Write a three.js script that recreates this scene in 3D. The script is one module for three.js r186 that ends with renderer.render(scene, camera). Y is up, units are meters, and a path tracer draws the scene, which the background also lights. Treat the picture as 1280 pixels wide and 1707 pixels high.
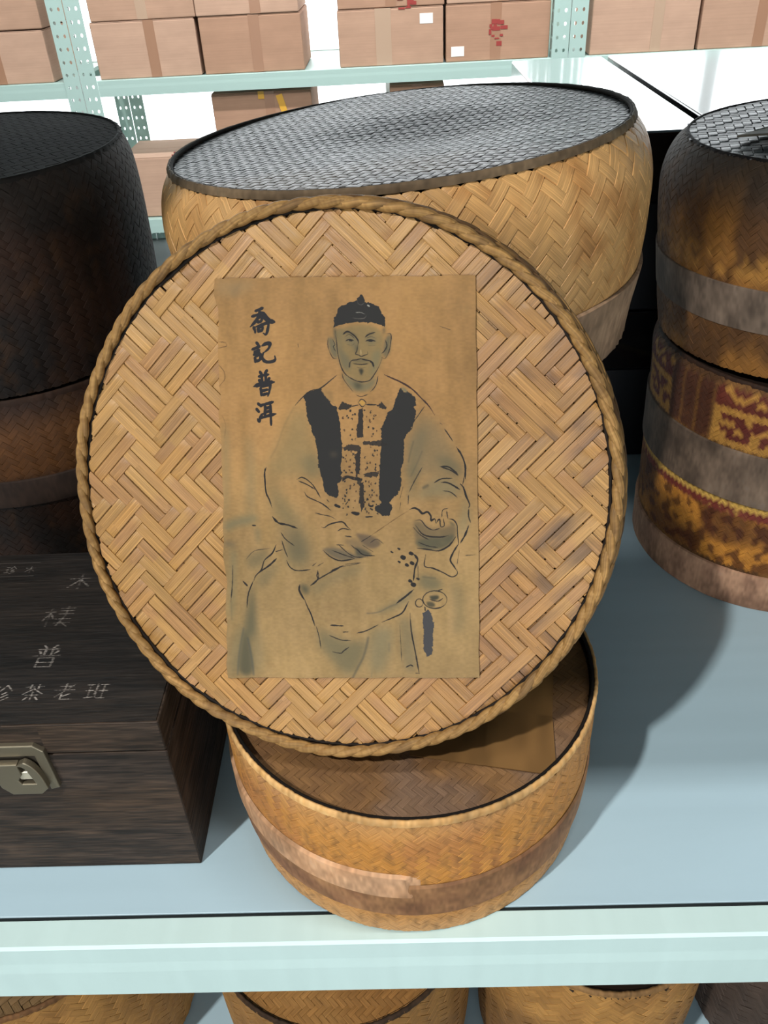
import * as THREE from 'three';
import { mergeGeometries } from 'three/addons/utils/BufferGeometryUtils.js';
import { RoundedBoxGeometry } from 'three/addons/geometries/RoundedBoxGeometry.js';
import { RectAreaLightUniformsLib } from 'three/addons/lights/RectAreaLightUniformsLib.js';

// ------------------------------------------------------------------ camera, light, exposure
const scene = new THREE.Scene();
const W = 1280, H = 1707, FOCAL = 1380;                       // focal length in pixels of the 1280 x 1707 frame
const camera = new THREE.PerspectiveCamera(2 * Math.atan(H / 2 / FOCAL) * 180 / Math.PI, W / H, 0.02, 60);
{
  const d = Math.PI / 180, p = 35.849 * d, y = -2.0168 * d, r = -3.2104 * d;
  const fwd = new THREE.Vector3(Math.sin(y) * Math.cos(p), -Math.sin(p), -Math.cos(y) * Math.cos(p));
  const right = new THREE.Vector3(Math.cos(y), 0, Math.sin(y)), up = new THREE.Vector3().crossVectors(right, fwd);
  const R = right.clone().multiplyScalar(Math.cos(r)).addScaledVector(up, Math.sin(r));
  const U = up.clone().multiplyScalar(Math.cos(r)).addScaledVector(right, -Math.sin(r));
  camera.position.set(0, 0.65, 0);
  camera.quaternion.setFromRotationMatrix(new THREE.Matrix4().makeBasis(R, U, fwd.clone().negate()));
  camera.updateMatrixWorld();
}
const renderer = new THREE.WebGLRenderer({ antialias: true });
renderer.setSize(W, H);
renderer.toneMapping = THREE.LinearToneMapping;
renderer.toneMappingExposure = 1.36;
renderer.shadowMap.enabled = true;
RectAreaLightUniformsLib.init();
scene.background = new THREE.Color(0.75, 0.82, 0.9);
scene.backgroundIntensity = 1;

const L = {                                                   // every lamp's strength in one place
  key: { pos: [-2.03, 4.04, 1.86], aim: [0, 0.1, -0.5], size: [0.15, 0.15], power: 2450, glow: 6, colour: [1, 0.97, 0.92] },
  tubes: [
    { pos: [1.2, 3.9, 0.1], size: [2.6, 0.1], power: 66, glow: 4 },
    { pos: [-0.6, 2.5, -3.2], size: [2.4, 0.09], power: 88, glow: 4 },  // added lamp that brightens the carton fronts
    { pos: [1.9, 2.5, -3.2], size: [2.4, 0.09], power: 88, glow: 4 },  // second added lamp for the carton fronts
  ],
  window: { power: 1.6, glow: 1.5, colour: [0.93, 0.97, 1.0] },                                  // the windows behind
  addedFrontFill: { power: 2.6, glow: 1.5 },                                                          // added fill behind the viewer to brighten upright faces
};

// ------------------------------------------------------------------ small tools
function rng(seed) { let s = seed >>> 0; return () => { s = (s + 0x6d2b79f5) | 0; let t = Math.imul(s ^ (s >>> 15), 1 | s); t = (t + Math.imul(t ^ (t >>> 7), 61 | t)) ^ t; return ((t ^ (t >>> 14)) >>> 0) / 4294967296; }; }
function hash(x, y, z) { let h = Math.imul(x | 0, 374761393) + Math.imul(y | 0, 668265263) + Math.imul(z | 0, 2147483647 ^ 0x5bd1e995); h = Math.imul(h ^ (h >>> 13), 1274126177); return ((h ^ (h >>> 16)) >>> 0) / 4294967296; }
const sm = (t) => t * t * (3 - 2 * t), lerp = (a, b, t) => a + (b - a) * t, clamp = (x, a = 0, b = 1) => Math.min(b, Math.max(a, x));
const step = (a, b, x) => sm(clamp((x - a) / (b - a)));
function noise(x, y, z = 0) {
  const X = Math.floor(x), Y = Math.floor(y), Z = Math.floor(z), u = sm(x - X), v = sm(y - Y), w = sm(z - Z);
  const p = (k) => lerp(lerp(hash(X, Y, Z + k), hash(X + 1, Y, Z + k), u), lerp(hash(X, Y + 1, Z + k), hash(X + 1, Y + 1, Z + k), u), v);
  return lerp(p(0), p(1), w);
}
const fbm = (x, y, z = 0) => 0.5 * noise(x, y, z) + 0.28 * noise(x * 2.1 + 5, y * 2.1 + 9, z * 2.1) + 0.15 * noise(x * 4.3 + 1, y * 4.3, z * 4.3 + 7) + 0.07 * noise(x * 9.1, y * 9.1 + 3, z * 9.1);
const lin = (hex) => { const c = new THREE.Color(hex); return [c.r, c.g, c.b]; };
const mix3 = (a, b, t) => [lerp(a[0], b[0], t), lerp(a[1], b[1], t), lerp(a[2], b[2], t)];
const mul3 = (a, k) => [a[0] * k, a[1] * k, a[2] * k];

const taken = new Map();
function numbered(name) { const n = taken.get(name) || 0; taken.set(name, n + 1); return n ? name + '_' + String(n).padStart(3, '0') : name; }
function thing(name, label, category, pos = [0, 0, 0], turn = 0, group) {
  const o = new THREE.Group(); o.name = numbered(name); o.position.set(...pos); o.rotation.y = turn;
  o.userData = { label, category }; if (group) o.userData.group = group;
  scene.add(o); return o;
}
function part(name, geo, mat, parent, label) {
  const m = new THREE.Mesh(geo, mat); m.name = numbered(name); m.castShadow = m.receiveShadow = true;
  if (label) m.userData.label = label;
  parent.add(m); return m;
}
function stuffPart(name, geo, mat, parent) { const m = part(name, geo, mat, parent); m.userData.kind = 'stuff'; return m; }
function struct(name, geo, mat, parent = scene) { const m = new THREE.Mesh(geo, mat); m.name = name; m.castShadow = m.receiveShadow = true; if (parent === scene) m.userData.kind = 'structure'; parent.add(m); return m; }
function box(w, h, d, x = 0, y = 0, z = 0, r = 0) { const g = r ? new RoundedBoxGeometry(w, h, d, 2, r) : new THREE.BoxGeometry(w, h, d); g.translate(x, y, z); return g; }
function join(list) { return mergeGeometries(list.map((g) => (g.index ? g.toNonIndexed() : g))); }
function copyOf(root, label, place) {
  const c = root.clone(); c.name = numbered(root.name.replace(/_\d{3}$/, '')); c.userData = { ...root.userData, label };
  c.traverse((o) => { if (o !== c) o.name = numbered(o.name.replace(/_\d{3}$/, '')); });
  place(c); scene.add(c); return c;
}

// ------------------------------------------------------------------ textures
function dataTex(w, h, fn, srgb = true) {
  const d = new Uint8Array(w * h * 4);
  for (let y = 0; y < h; y++) for (let x = 0; x < w; x++) {
    const c = fn(x / w, y / h), i = (y * w + x) * 4;
    d[i] = clamp(c[0]) * 255; d[i + 1] = clamp(c[1]) * 255; d[i + 2] = clamp(c[2]) * 255; d[i + 3] = 255;
  }
  const t = new THREE.DataTexture(d, w, h); t.wrapS = t.wrapT = THREE.RepeatWrapping; t.magFilter = THREE.LinearFilter; t.minFilter = THREE.LinearFilter;
  if (srgb) t.colorSpace = THREE.SRGBColorSpace; t.needsUpdate = true; return t;
}
const wrapNoise = (u, v, fx, fy, s) => { const a = sm(Math.abs(2 * u - 1)); return lerp(fbm(u * fx, v * fy, s), fbm((u < 0.5 ? u + 1 : u - 1) * fx, v * fy, s), clamp((a - 0.7) / 0.6)); };
// bamboo fibre: streaks that run along v
const fibre = dataTex(128, 512, (u, v) => {
  let k = 0.86 + 0.13 * (noise(u * 26, v * 2.5, 3) - 0.5) * 2 * 0.6 + 0.1 * (noise(u * 60, v * 5, 8) - 0.5) + 0.1 * (noise(u * 4, v * 6, 5) - 0.5);
  return [k, k * 0.995, k * 0.985];
});
fibre.repeat.set(1, 1);
const fibreBump = dataTex(128, 512, (u, v) => { const k = 0.5 + 0.5 * (noise(u * 30, v * 2, 3) - 0.5) + 0.3 * (noise(u * 64, v * 5, 8) - 0.5); return [k, k, k]; }, false);
// matted basket skin (dark, oily, dusty)
const skin = dataTex(512, 512, (u, v) => { const k = 0.62 + 0.5 * wrapNoise(u, v, 7, 7, 1) + 0.16 * (noise(u * 120, v * 40, 2) - 0.5); return [k, k * 0.98, k * 0.95]; });
// dark stained wood, grain along u
const woodFn = (s) => (u, v) => {
  const warp = fbm(u * 1.1, v * 5, s) * 1.3, ring = Math.sin((v * 9 + warp * 3.4) * 6.28) * 0.5 + 0.5;
  const f = noise(u * 14, v * 210, s + 4) * 0.6 + noise(u * 40, v * 420, s + 9) * 0.4;
  let k = 0.128 + 0.035 * ring + 0.15 * (f - 0.5) + 0.06 * (fbm(u * 3, v * 4, s + 20) - 0.5);
  const warm = 0.5 + 0.9 * (fbm(u * 3 + 7, v * 7, s + 30) - 0.5);
  return [k * (1.16 + 0.3 * warm), k * (1.0 + 0.1 * warm), k * (0.92 - 0.14 * warm)];
};
const woodTex = dataTex(1024, 512, woodFn(2));
const woodBump = dataTex(512, 512, (u, v) => { const f = noise(u * 14, v * 150, 6) * 0.6 + noise(u * 30, v * 250, 13) * 0.4; return [f, f, f]; }, false);
const cardTex = dataTex(256, 256, (u, v) => { const k = 0.92 + 0.1 * (fbm(u * 5, v * 5, 4) - 0.5) + 0.035 * (noise(u * 3, v * 90, 2) - 0.5); return [k, k, k]; });
const steelTex = dataTex(512, 512, (u, v) => { const k = 0.97 + 0.07 * (fbm(u * 4, v * 4, 6) - 0.5) + 0.02 * (noise(u * 8, v * 120, 2) - 0.5); return [k, k, k]; });

const std = ({ spec, ...o }) => new THREE.MeshPhysicalMaterial({ ...o, specularIntensity: spec ?? ((o.roughness ?? 1) >= 0.6 ? 0.35 : 0.75) });   // old matte straw, bark and paper shine less than plastic
const M = {
  steel: std({ color: '#b6cdcb', roughness: 0.36, metalness: 0.0, map: steelTex }),
  deck: std({ color: '#a1b9c4', roughness: 0.33, metalness: 0.0, map: steelTex }),
  rackSteel: std({ color: '#a9c4bf', roughness: 0.45 }),
  seam: std({ color: '#1b2122', roughness: 0.9 }),
  wall: std({ color: '#8a8d8c', roughness: 0.95 }), floor: std({ color: '#626967', roughness: 0.6 }), ceiling: std({ color: '#8f9190', roughness: 0.95 }),
  frame: std({ color: '#d5d8d8', roughness: 0.5 }),
  pane: std({ color: '#f2f6f8', roughness: 0.6, emissive: new THREE.Color(...L.window.colour), emissiveIntensity: L.window.glow }),
  paneAddedFill: std({ color: '#f2f6f8', roughness: 0.6, emissive: new THREE.Color(...L.window.colour), emissiveIntensity: L.addedFrontFill.glow }),
  lampBody: std({ color: '#dfe2e2', roughness: 0.5 }),
  black: new THREE.MeshPhysicalMaterial({ color: '#07080c', roughness: 0.2, clearcoat: 1, clearcoatRoughness: 0.07 }),
  blackEdge: std({ color: '#14161b', roughness: 0.35 }),
  card: std({ color: '#c39f88', roughness: 0.9, map: cardTex }), card2: std({ color: '#bb957d', roughness: 0.9, map: cardTex }), card3: std({ color: '#cba892', roughness: 0.9, map: cardTex }),
  tape: std({ color: '#a07a62', roughness: 0.3 }), tapePale: std({ color: '#b59a84', roughness: 0.3 }), yellowTape: std({ color: '#d9a53c', roughness: 0.35 }), redMark: std({ color: '#9a4340', roughness: 0.8 }),
  white: std({ color: '#e9e9e6', roughness: 0.7 }),
  dark: std({ color: '#120d09', roughness: 0.9 }), darkBrown: std({ color: '#1d130c', roughness: 0.9 }),
  metal: std({ color: '#756d5c', roughness: 0.42, metalness: 0.75 }), darkMetal: std({ color: '#4a443c', roughness: 0.45, metalness: 0.7 }), paleMetal: std({ color: '#c9c2ae', roughness: 0.35, metalness: 0.6 }),
};
const stripMat = (o = {}) => std({ vertexColors: true, map: fibre, roughness: 0.5, bumpMap: fibreBump, bumpScale: 0.00018, ...o });
M.strip = stripMat({ roughness: 0.46 });
M.stripRough = stripMat({ roughness: 0.62 });
M.stripGloss = stripMat({ roughness: 0.36 });
M.stripDull = stripMat({ roughness: 0.8 });
M.skin = std({ vertexColors: true, map: skin, roughness: 0.7, bumpMap: fibreBump, bumpScale: 0.0003 });

// ------------------------------------------------------------------ weaving
// one strip of a weave: runs along a at constant b, rising and dipping at each crossing
function stripGeo({ alongU, j, pitch, a0, a1, over, map, w, t, h, colour, seed, lift = 0.12 }) {
  const b = (j + 0.5) * pitch, sec = [], r = rng(seed), jw = w * pitch * (0.95 + 0.09 * r()) / 2, jb = (r() - 0.5) * 0.09 * pitch, vo = r() * 10;
  const i0 = Math.floor(a0 / pitch), i1 = Math.floor(a1 / pitch);
  for (let i = i0; i <= i1; i++) {
    const up = (alongU ? over(i, j) : !over(j, i)) ? 1 : -1, jit = (hash(i, j, seed) - 0.5) * 0.25;
    for (const f of [lift, 1 - lift]) {
      const a = (i + f) * pitch; if (a <= a0 || a >= a1) continue; sec.push([a, up * h * (1 + jit)]);
    }
  }
  if (sec.length < 2) return null;
  sec.unshift([a0, sec[0][1]]); sec.push([a1, sec[sec.length - 1][1]]);
  const offs = [[-1, -1.3 * t], [-0.975, -0.06 * t], [-0.9, 0], [0.9, 0], [0.975, -0.06 * t], [1, -1.3 * t]], n = offs.length;
  const pos = [], uv = [], col = [], idx = [];
  for (const [a, hh] of sec) for (let k = 0; k < n; k++) {
    const bb = b + jb + offs[k][0] * jw, hv = hh + offs[k][1];
    const p = alongU ? map(a, bb, hv) : map(bb, a, hv);
    pos.push(p[0], p[1], p[2]); uv.push((offs[k][0] + 1) / 2 + seed * 0.37, a * 9 + vo);
    const c = alongU ? colour(a, bb, seed, 0) : colour(bb, a, seed, 1); col.push(...c);
  }
  for (let s = 0; s < sec.length - 1; s++) for (let k = 0; k < n - 1; k++) {
    const A = s * n + k, B = A + 1, C = A + n, D = C + 1;
    if (alongU) idx.push(A, C, B, B, C, D); else idx.push(A, B, C, B, D, C);
  }
  const g = new THREE.BufferGeometry();
  g.setAttribute('position', new THREE.Float32BufferAttribute(pos, 3)); g.setAttribute('uv', new THREE.Float32BufferAttribute(uv, 2));
  g.setAttribute('color', new THREE.Float32BufferAttribute(col, 3)); g.setIndex(idx); g.computeVertexNormals(); return g;
}
// a disc woven from two sets of strips; the disc lies in x, z with its normal along y (dome(x, z) lifts it)
function discWeave({ R, pitch, turn, over, dome = () => 0, seed, ...rest }) {
  const out = [], n = Math.ceil(R / pitch), c = Math.cos(turn), s = Math.sin(turn);
  const map = (u, v, h) => { const x = u * c - v * s, z = u * s + v * c; return [x, dome(x, z) + h, z]; };
  // u, v to x, z keeps y up only if the strips are wound the other way round
  for (const alongU of [true, false]) for (let j = -n; j < n; j++) {
    const b = (j + 0.5) * pitch; if (Math.abs(b) > R - pitch * 0.35) continue;
    const l = Math.sqrt(R * R - b * b), g = stripGeo({ alongU, j, pitch, a0: -l, a1: l, over, map, seed: seed + j * 2 + (alongU ? 0 : 1) + 400, ...rest });
    if (g) { flip(g); out.push(g); }
  }
  return out;
}
function flip(g) { const i = g.index.array; for (let k = 0; k < i.length; k += 3) { const t = i[k + 1]; i[k + 1] = i[k + 2]; i[k + 2] = t; } g.computeVertexNormals(); }
// a profile [r, y] from the foot up, read by arc length
function profile(points) {
  const curve = new THREE.CatmullRomCurve3(points.map(([r, y]) => new THREE.Vector3(r, y, 0)), false, 'centripetal'), len = curve.getLength(), N = 120, tab = [];
  for (let k = 0; k <= N; k++) { const p = curve.getPointAt(k / N), q = curve.getTangentAt(k / N); tab.push([p.x, p.y, q.y, -q.x]); }
  return { len, at(t) { const f = clamp(t / len) * N, k = Math.min(N - 1, Math.floor(f)), e = f - k; return tab[k].map((x, m) => lerp(x, tab[k + 1][m], e)); } };
}
// helical strips on a surface of revolution between t0 and t1 of the profile
function sideWeave({ prof, t0 = 0, t1, n, over, seed, wob = () => 0, ...rest }) {
  t1 = t1 ?? prof.len;
  const Rm = prof.at((t0 + t1) / 2)[0], C = 2 * Math.PI * Rm, pitch = C / (n * Math.SQRT2), out = [], Hs = (t1 - t0) * Math.SQRT2;
  const map = (u, v, h) => {
    const s = (u + v) / Math.SQRT2, t = (u - v) / Math.SQRT2, q = prof.at(t0 + t), a = s / Rm, r = q[0] + q[2] * h + wob(a, q[1]);
    return [r * Math.sin(a), q[1] + q[3] * h, r * Math.cos(a)];
  };
  for (let j = 0; j < n; j++) {
    const b = (j + 0.5) * pitch;
    for (const alongU of [true, false]) {
      const g = stripGeo({ alongU, j, pitch, a0: alongU ? b : b - Hs, a1: alongU ? b + Hs : b, over, map, seed: seed + j * 2 + (alongU ? 0 : 1), ...rest });
      if (g) { flip(g); out.push(g); }
    }
  }
  return out;
}
function lathe(points, seg = 96) { return new THREE.LatheGeometry(points.map(([r, y]) => new THREE.Vector2(r, y)), seg); }
// a lathe with vertex colours and a little wobble
function paintedLathe(points, colour, wob = () => 0, seg = 160, a0 = 0, a1 = Math.PI * 2, fine = 1) {
  const P = []; for (let k = 0; k < points.length - 1; k++) for (let f = 0; f < fine; f++) P.push([lerp(points[k][0], points[k + 1][0], f / fine), lerp(points[k][1], points[k + 1][1], f / fine)]);
  P.push(points[points.length - 1]);
  const g = new THREE.LatheGeometry(P.map(([r, y]) => new THREE.Vector2(r, y)), seg, a0, a1 - a0), p = g.attributes.position, c = [];
  const uv = g.attributes.uv;
  for (let i = 0; i < p.count; i++) {
    const x = p.getX(i), y = p.getY(i), z = p.getZ(i), a = Math.atan2(x, z), r = Math.hypot(x, z), k = r > 1e-4 ? (r + wob(a, y)) / r : 1;
    p.setXYZ(i, x * k, y, z * k); c.push(...colour(a, y, r)); uv.setXY(i, a * 0.6, y * 4);
  }
  g.setAttribute('color', new THREE.Float32BufferAttribute(c, 3)); g.computeVertexNormals(); return g;
}
function ring(R, r, y = 0, seg = 128, tube = 8, sy = 1) { const g = new THREE.TorusGeometry(R, r, tube, seg); g.rotateX(Math.PI / 2); g.scale(1, sy, 1); g.translate(0, y, 0); return g; }
const tri = (i, m) => Math.abs((((i % (2 * m)) + 2 * m) % (2 * m)) - m), mod = (a, m) => ((a % m) + m) % m;

// ------------------------------------------------------------------ the room
const FLOOR = -0.95, CEIL = 4.4, XW = 5.2, ZB = -6.7, ZF = 3.4;
struct('floor', box(2 * XW + 0.4, 0.2, ZF - ZB + 0.4, 0, FLOOR - 0.1, (ZF + ZB) / 2), M.floor);
struct('ceiling', box(2 * XW + 0.4, 0.2, ZF - ZB + 0.4, 0, CEIL + 0.1, (ZF + ZB) / 2), M.ceiling);
struct('wall_left', box(0.2, CEIL - FLOOR, ZF - ZB + 0.4, -XW - 0.1, (CEIL + FLOOR) / 2, (ZF + ZB) / 2), M.wall);
struct('wall_right', box(0.2, CEIL - FLOOR, ZF - ZB + 0.4, XW + 0.1, (CEIL + FLOOR) / 2, (ZF + ZB) / 2), M.wall);
const FX = 2.2, FY0 = -0.75, FY1 = 0.95;                                  // added window behind the viewer, kept low to light upright faces, not the deck
struct('wall_front', join([box(2 * XW, FY0 - FLOOR, 0.2, 0, (FY0 + FLOOR) / 2, ZF + 0.1), box(2 * XW, CEIL - FY1, 0.2, 0, (CEIL + FY1) / 2, ZF + 0.1), box(XW - FX, FY1 - FY0, 0.2, -(XW + FX) / 2, (FY0 + FY1) / 2, ZF + 0.1), box(XW - FX, FY1 - FY0, 0.2, (XW + FX) / 2, (FY0 + FY1) / 2, ZF + 0.1)]), M.wall);
{
  const f = struct('window_5', join([box(2 * FX, 0.05, 0.08, 0, FY0 + 0.025, ZF + 0.06), box(2 * FX, 0.05, 0.08, 0, FY1 - 0.025, ZF + 0.06), box(0.05, FY1 - FY0, 0.08, -FX + 0.025, (FY0 + FY1) / 2, ZF + 0.06), box(0.05, FY1 - FY0, 0.08, FX - 0.025, (FY0 + FY1) / 2, ZF + 0.06)]), M.frame);
  struct('window_pane', box(2 * FX - 0.1, FY1 - FY0 - 0.1, 0.012, 0, (FY0 + FY1) / 2, ZF + 0.07), M.paneAddedFill, f);  // glowing pane of the added fill window
  const l = new THREE.RectAreaLight(new THREE.Color(...L.window.colour), L.addedFrontFill.power, 2 * FX - 0.12, FY1 - FY0 - 0.12); l.position.set(0, (FY0 + FY1) / 2, ZF + 0.055); l.lookAt(0, (FY0 + FY1) / 2, 0); scene.add(l);
}
const WX = 4.6, WY0 = -0.8, WY1 = 2.3;                                // window band in the back wall
struct('wall_back', join([
  box(2 * XW, WY0 - FLOOR, 0.2, 0, (WY0 + FLOOR) / 2, ZB - 0.1), box(2 * XW, CEIL - WY1, 0.2, 0, (CEIL + WY1) / 2, ZB - 0.1),
  box(XW - WX, WY1 - WY0, 0.2, -(XW + WX) / 2, (WY1 + WY0) / 2, ZB - 0.1), box(XW - WX, WY1 - WY0, 0.2, (XW + WX) / 2, (WY1 + WY0) / 2, ZB - 0.1)]), M.wall);
for (let k = 0; k < 4; k++) {
  const w = 2 * WX / 4, x = -WX + (k + 0.5) * w, y = (WY0 + WY1) / 2, h = WY1 - WY0;
  const f = struct('window_' + (k + 1), join([box(w, 0.05, 0.08, x, WY0 + 0.025, ZB - 0.06), box(w, 0.05, 0.08, x, WY1 - 0.025, ZB - 0.06), box(0.05, h, 0.08, x - w / 2 + 0.025, y, ZB - 0.06), box(0.05, h, 0.08, x + w / 2 - 0.025, y, ZB - 0.06)]), M.frame);
  struct('window_pane', box(w - 0.1, h - 0.1, 0.012, x, y, ZB - 0.07), M.pane, f);
  const l = new THREE.RectAreaLight(new THREE.Color(...L.window.colour), L.window.power, w - 0.12, h - 0.12);
  l.position.set(x, y, ZB - 0.055); l.lookAt(x, y, 0); scene.add(l);
}
// lamps: a round spotlight, an aisle tube and two added tubes for the cartons
{
  const k = L.key, t = thing('ceiling_spotlight', 'round white spotlight hung from the ceiling above the aisle', 'lamp', k.pos);
  const dir = new THREE.Vector3(...k.aim).sub(new THREE.Vector3(...k.pos)).normalize(), q = new THREE.Quaternion().setFromUnitVectors(new THREE.Vector3(0, -1, 0), dir);
  const can = join([lathe([[0.001, 0.13], [0.05, 0.128], [0.085, 0.09], [0.09, 0.0], [0.083, 0.0], [0.078, 0.02], [0.001, 0.022]], 40)]); can.applyQuaternion(q); part('lamp_housing', can, M.lampBody, t);
  const face = new THREE.CylinderGeometry(0.076, 0.076, 0.004, 40); face.translate(0, 0.01, 0); face.applyQuaternion(q);
  part('lamp_face', face, std({ color: '#ffffff', emissive: new THREE.Color(...k.colour), emissiveIntensity: k.glow }), t);
  const stem = new THREE.CylinderGeometry(0.008, 0.008, CEIL - k.pos[1] - 0.09, 12); stem.translate(0, (CEIL - k.pos[1] + 0.09) / 2, 0); part('lamp_stem', stem, M.lampBody, t);
  const l = new THREE.RectAreaLight(new THREE.Color(...k.colour), k.power, ...k.size);
  l.position.set(...k.pos).addScaledVector(dir, 0.004); l.lookAt(...k.aim); scene.add(l);
  L.tubes.forEach((d, i) => {
    const where = ['over the aisle in front of the bamboo baskets', 'over the aisle before the window racks, left', 'over the aisle before the window racks, above the black boxes'][i];
    const s = thing('ceiling_tube_light', 'white tube light hung ' + where, 'lamp', d.pos), w = d.size[0];
    part('lamp_housing', box(w + 0.08, 0.05, 0.12, 0, 0.046, 0, 0.01), M.lampBody, s);
    for (const q of [-0.4, 0.4]) { const rod = new THREE.CylinderGeometry(0.004, 0.004, CEIL - d.pos[1] - 0.07, 8); rod.translate(q * w, (CEIL - d.pos[1] + 0.07) / 2, 0); part('lamp_rod', rod, M.lampBody, s); }
    part('lamp_tube', box(w, 0.02, 0.09, 0, 0.011, 0, 0.008), std({ color: '#ffffff', emissive: new THREE.Color(1, 0.98, 0.95), emissiveIntensity: d.glow }), s);
    const a = new THREE.RectAreaLight(new THREE.Color(1, 0.985, 0.96), d.power, ...d.size); a.position.set(d.pos[0], d.pos[1] - 0.004, d.pos[2]); a.lookAt(d.pos[0], 0, d.pos[2]); a.rotation.z = 0; scene.add(a);
  });
}

// ------------------------------------------------------------------ perforated racks
function uprightGeo(h, w, d) {
  const holes = (s, wid) => { for (let y = 0.04; y < h - 0.02; y += 0.055) for (const x of [0.28, 0.72]) { const p = new THREE.Path(); p.absellipse(x * wid, y, 0.0062, 0.0085, 0, Math.PI * 2, true); s.holes.push(p); } return s; };
  const plate = (wid) => { const s = new THREE.Shape([[0, 0], [wid, 0], [wid, h], [0, h]].map((p) => new THREE.Vector2(...p))); return new THREE.ExtrudeGeometry(holes(s, wid), { depth: 0.0025, bevelEnabled: false, curveSegments: 5 }); };
  const a = plate(w); a.translate(-w / 2, 0, -0.00125);
  const b = plate(d); b.rotateY(Math.PI / 2); b.translate(-w / 2 + 0.001, 0, 0);
  return join([a, b]);
}
function beamGeo(w, h, d) {                                       // box beam with a step along its upper front edge
  const s = new THREE.Shape([[0, 0], [d, 0], [d, h * 0.5], [d - 0.0008, h * 0.68], [d - 0.0008, h * 0.965], [d - 0.0028, h], [0, h]].map((p) => new THREE.Vector2(...p)));
  const g = new THREE.ExtrudeGeometry(s, { depth: w, bevelEnabled: false }); g.rotateY(-Math.PI / 2); g.translate(w / 2, 0, 0); return g;
}
function beamAt(w, h, d, x, y, z) { const g = beamGeo(w, h, d); g.translate(x, y, z); return g; }

// the rack in front: upper deck at y = 0 with its front beam from z = -0.35 to -0.326
const rack = thing('storage_rack', 'pale green steel shelving whose deck carries the bamboo baskets and wooden box', 'rack');
{
  const x0 = -1.25, x1 = 1.25, zb = -1.72, deck = (y, name) => {
    part('shelf_deck', box(x1 - x0, 0.03, -0.3528 - zb, 0, y - 0.015, (zb - 0.3528) / 2, 0.0008), M.deck, rack);
    part('front_beam', beamAt(x1 - x0, 0.076, 0.0235, 0, y - 0.076, -0.3493), M.steel, rack);
    part('back_beam', beamAt(x1 - x0, 0.076, 0.024, 0, y - 0.078, zb - 0.026), M.steel, rack);
    part('deck_gap', box(x1 - x0, 0.02, 0.0034, 0, y - 0.0115, -0.3511), M.seam, rack);
  };
  deck(0); deck(-0.46); deck(1.06);
  for (const x of [x0 - 0.03, x1 + 0.03]) for (const z of [-0.335, zb - 0.02]) { const g = uprightGeo(2.3, 0.06, 0.05); g.rotateY(z < -0.5 ? Math.PI : 0); g.translate(x, FLOOR, z); part('upright', g, M.rackSteel, rack); }
}

// the racks along the windows
const RZ = -4.5, RY = 0.05, RD = 0.75;
function makeRack(label, x0, x1) {
  const r = thing('storage_rack', label, 'rack', [0, 0, 0], 0, 'steel racks along the windows');
  const decks = [RY, -0.62, 0.86], w = x1 - x0;
  for (const y of decks) {
    part('front_beam', beamAt(w, 0.072, 0.03, (x0 + x1) / 2, y - 0.072, RZ - 0.03), M.rackSteel, r);
    part('back_beam', beamAt(w, 0.072, 0.03, (x0 + x1) / 2, y - 0.072, RZ - RD), M.rackSteel, r);
    if (y !== 0.86) part('shelf_deck', box(w, 0.018, RD - 0.06, (x0 + x1) / 2, y - 0.012, RZ - RD / 2), M.rackSteel, r);
  }
  for (const [x, mir] of [[x0, -1], [x1, 1]]) for (const z of [RZ + 0.002, RZ - RD + 0.0]) {
    const g = uprightGeo(2.35, 0.078, 0.06); if (mir > 0) g.rotateY(0); g.translate(x + mir * 0.039, FLOOR, z); if (z < RZ - 0.1) g.translate(0, 0, 0);
    part('upright', g, M.rackSteel, r);
  }
  return r;
}
makeRack('pale green perforated rack full of cartons in the middle of the window wall', -1.44, 0.765);
makeRack('pale green perforated rack at the left end of the window wall', -3.75, -1.6);
makeRack('pale green perforated rack behind the black boxes', 0.925, 3.1);

// ------------------------------------------------------------------ cartons
function makeCarton(label, group, w, h, d, x, y, z, opt = {}) {
  const t = thing('carton', label, 'carton', [x, y, z], opt.turn || 0, group), m = opt.mat || M.card;
  part('carton_body', box(w, h - 0.004, d, 0, (h - 0.004) / 2, 0, 0.006), m, t);
  for (const s of [-1, 1]) part('carton_flap', box(w - 0.006, 0.003, d / 2 - 0.002, 0, h - 0.0025, s * d / 4), m, t);
  const tx = opt.tape ?? 0, tw = opt.tapeW || 0.05;
  if (tx !== null) { part('tape', box(tw, h * (opt.tapeL || 0.99), 0.0016, tx, h - h * (opt.tapeL || 0.99) / 2, d / 2 + 0.0005), opt.pale ? M.tapePale : M.tape, t); }
  if (opt.label) part('sticker', box(0.062, 0.042, 0.0016, opt.label[0], opt.label[1], d / 2 + 0.0006), M.white, t, 'small white sticker');
  if (opt.red) { const r = rng(7 + Math.round(x * 100)), g = []; for (let k = 0; k < 14; k++) g.push(box(0.01 + 0.03 * r(), 0.006 + 0.02 * r(), 0.0012, opt.red[0] + (r() - 0.5) * 0.08, opt.red[1] + (r() - 0.5) * 0.1, d / 2 + 0.0016 + 0.00005 * k)); part('red_print', join(g), M.redMark, t, 'worn red printed mark'); }
  return t;
}
const CZ = RZ - 0.04 - 0.2, CD = 0.42, up = 'cartons on the middle shelf of the window racks';
const cz = CZ + 0.01;
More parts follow.
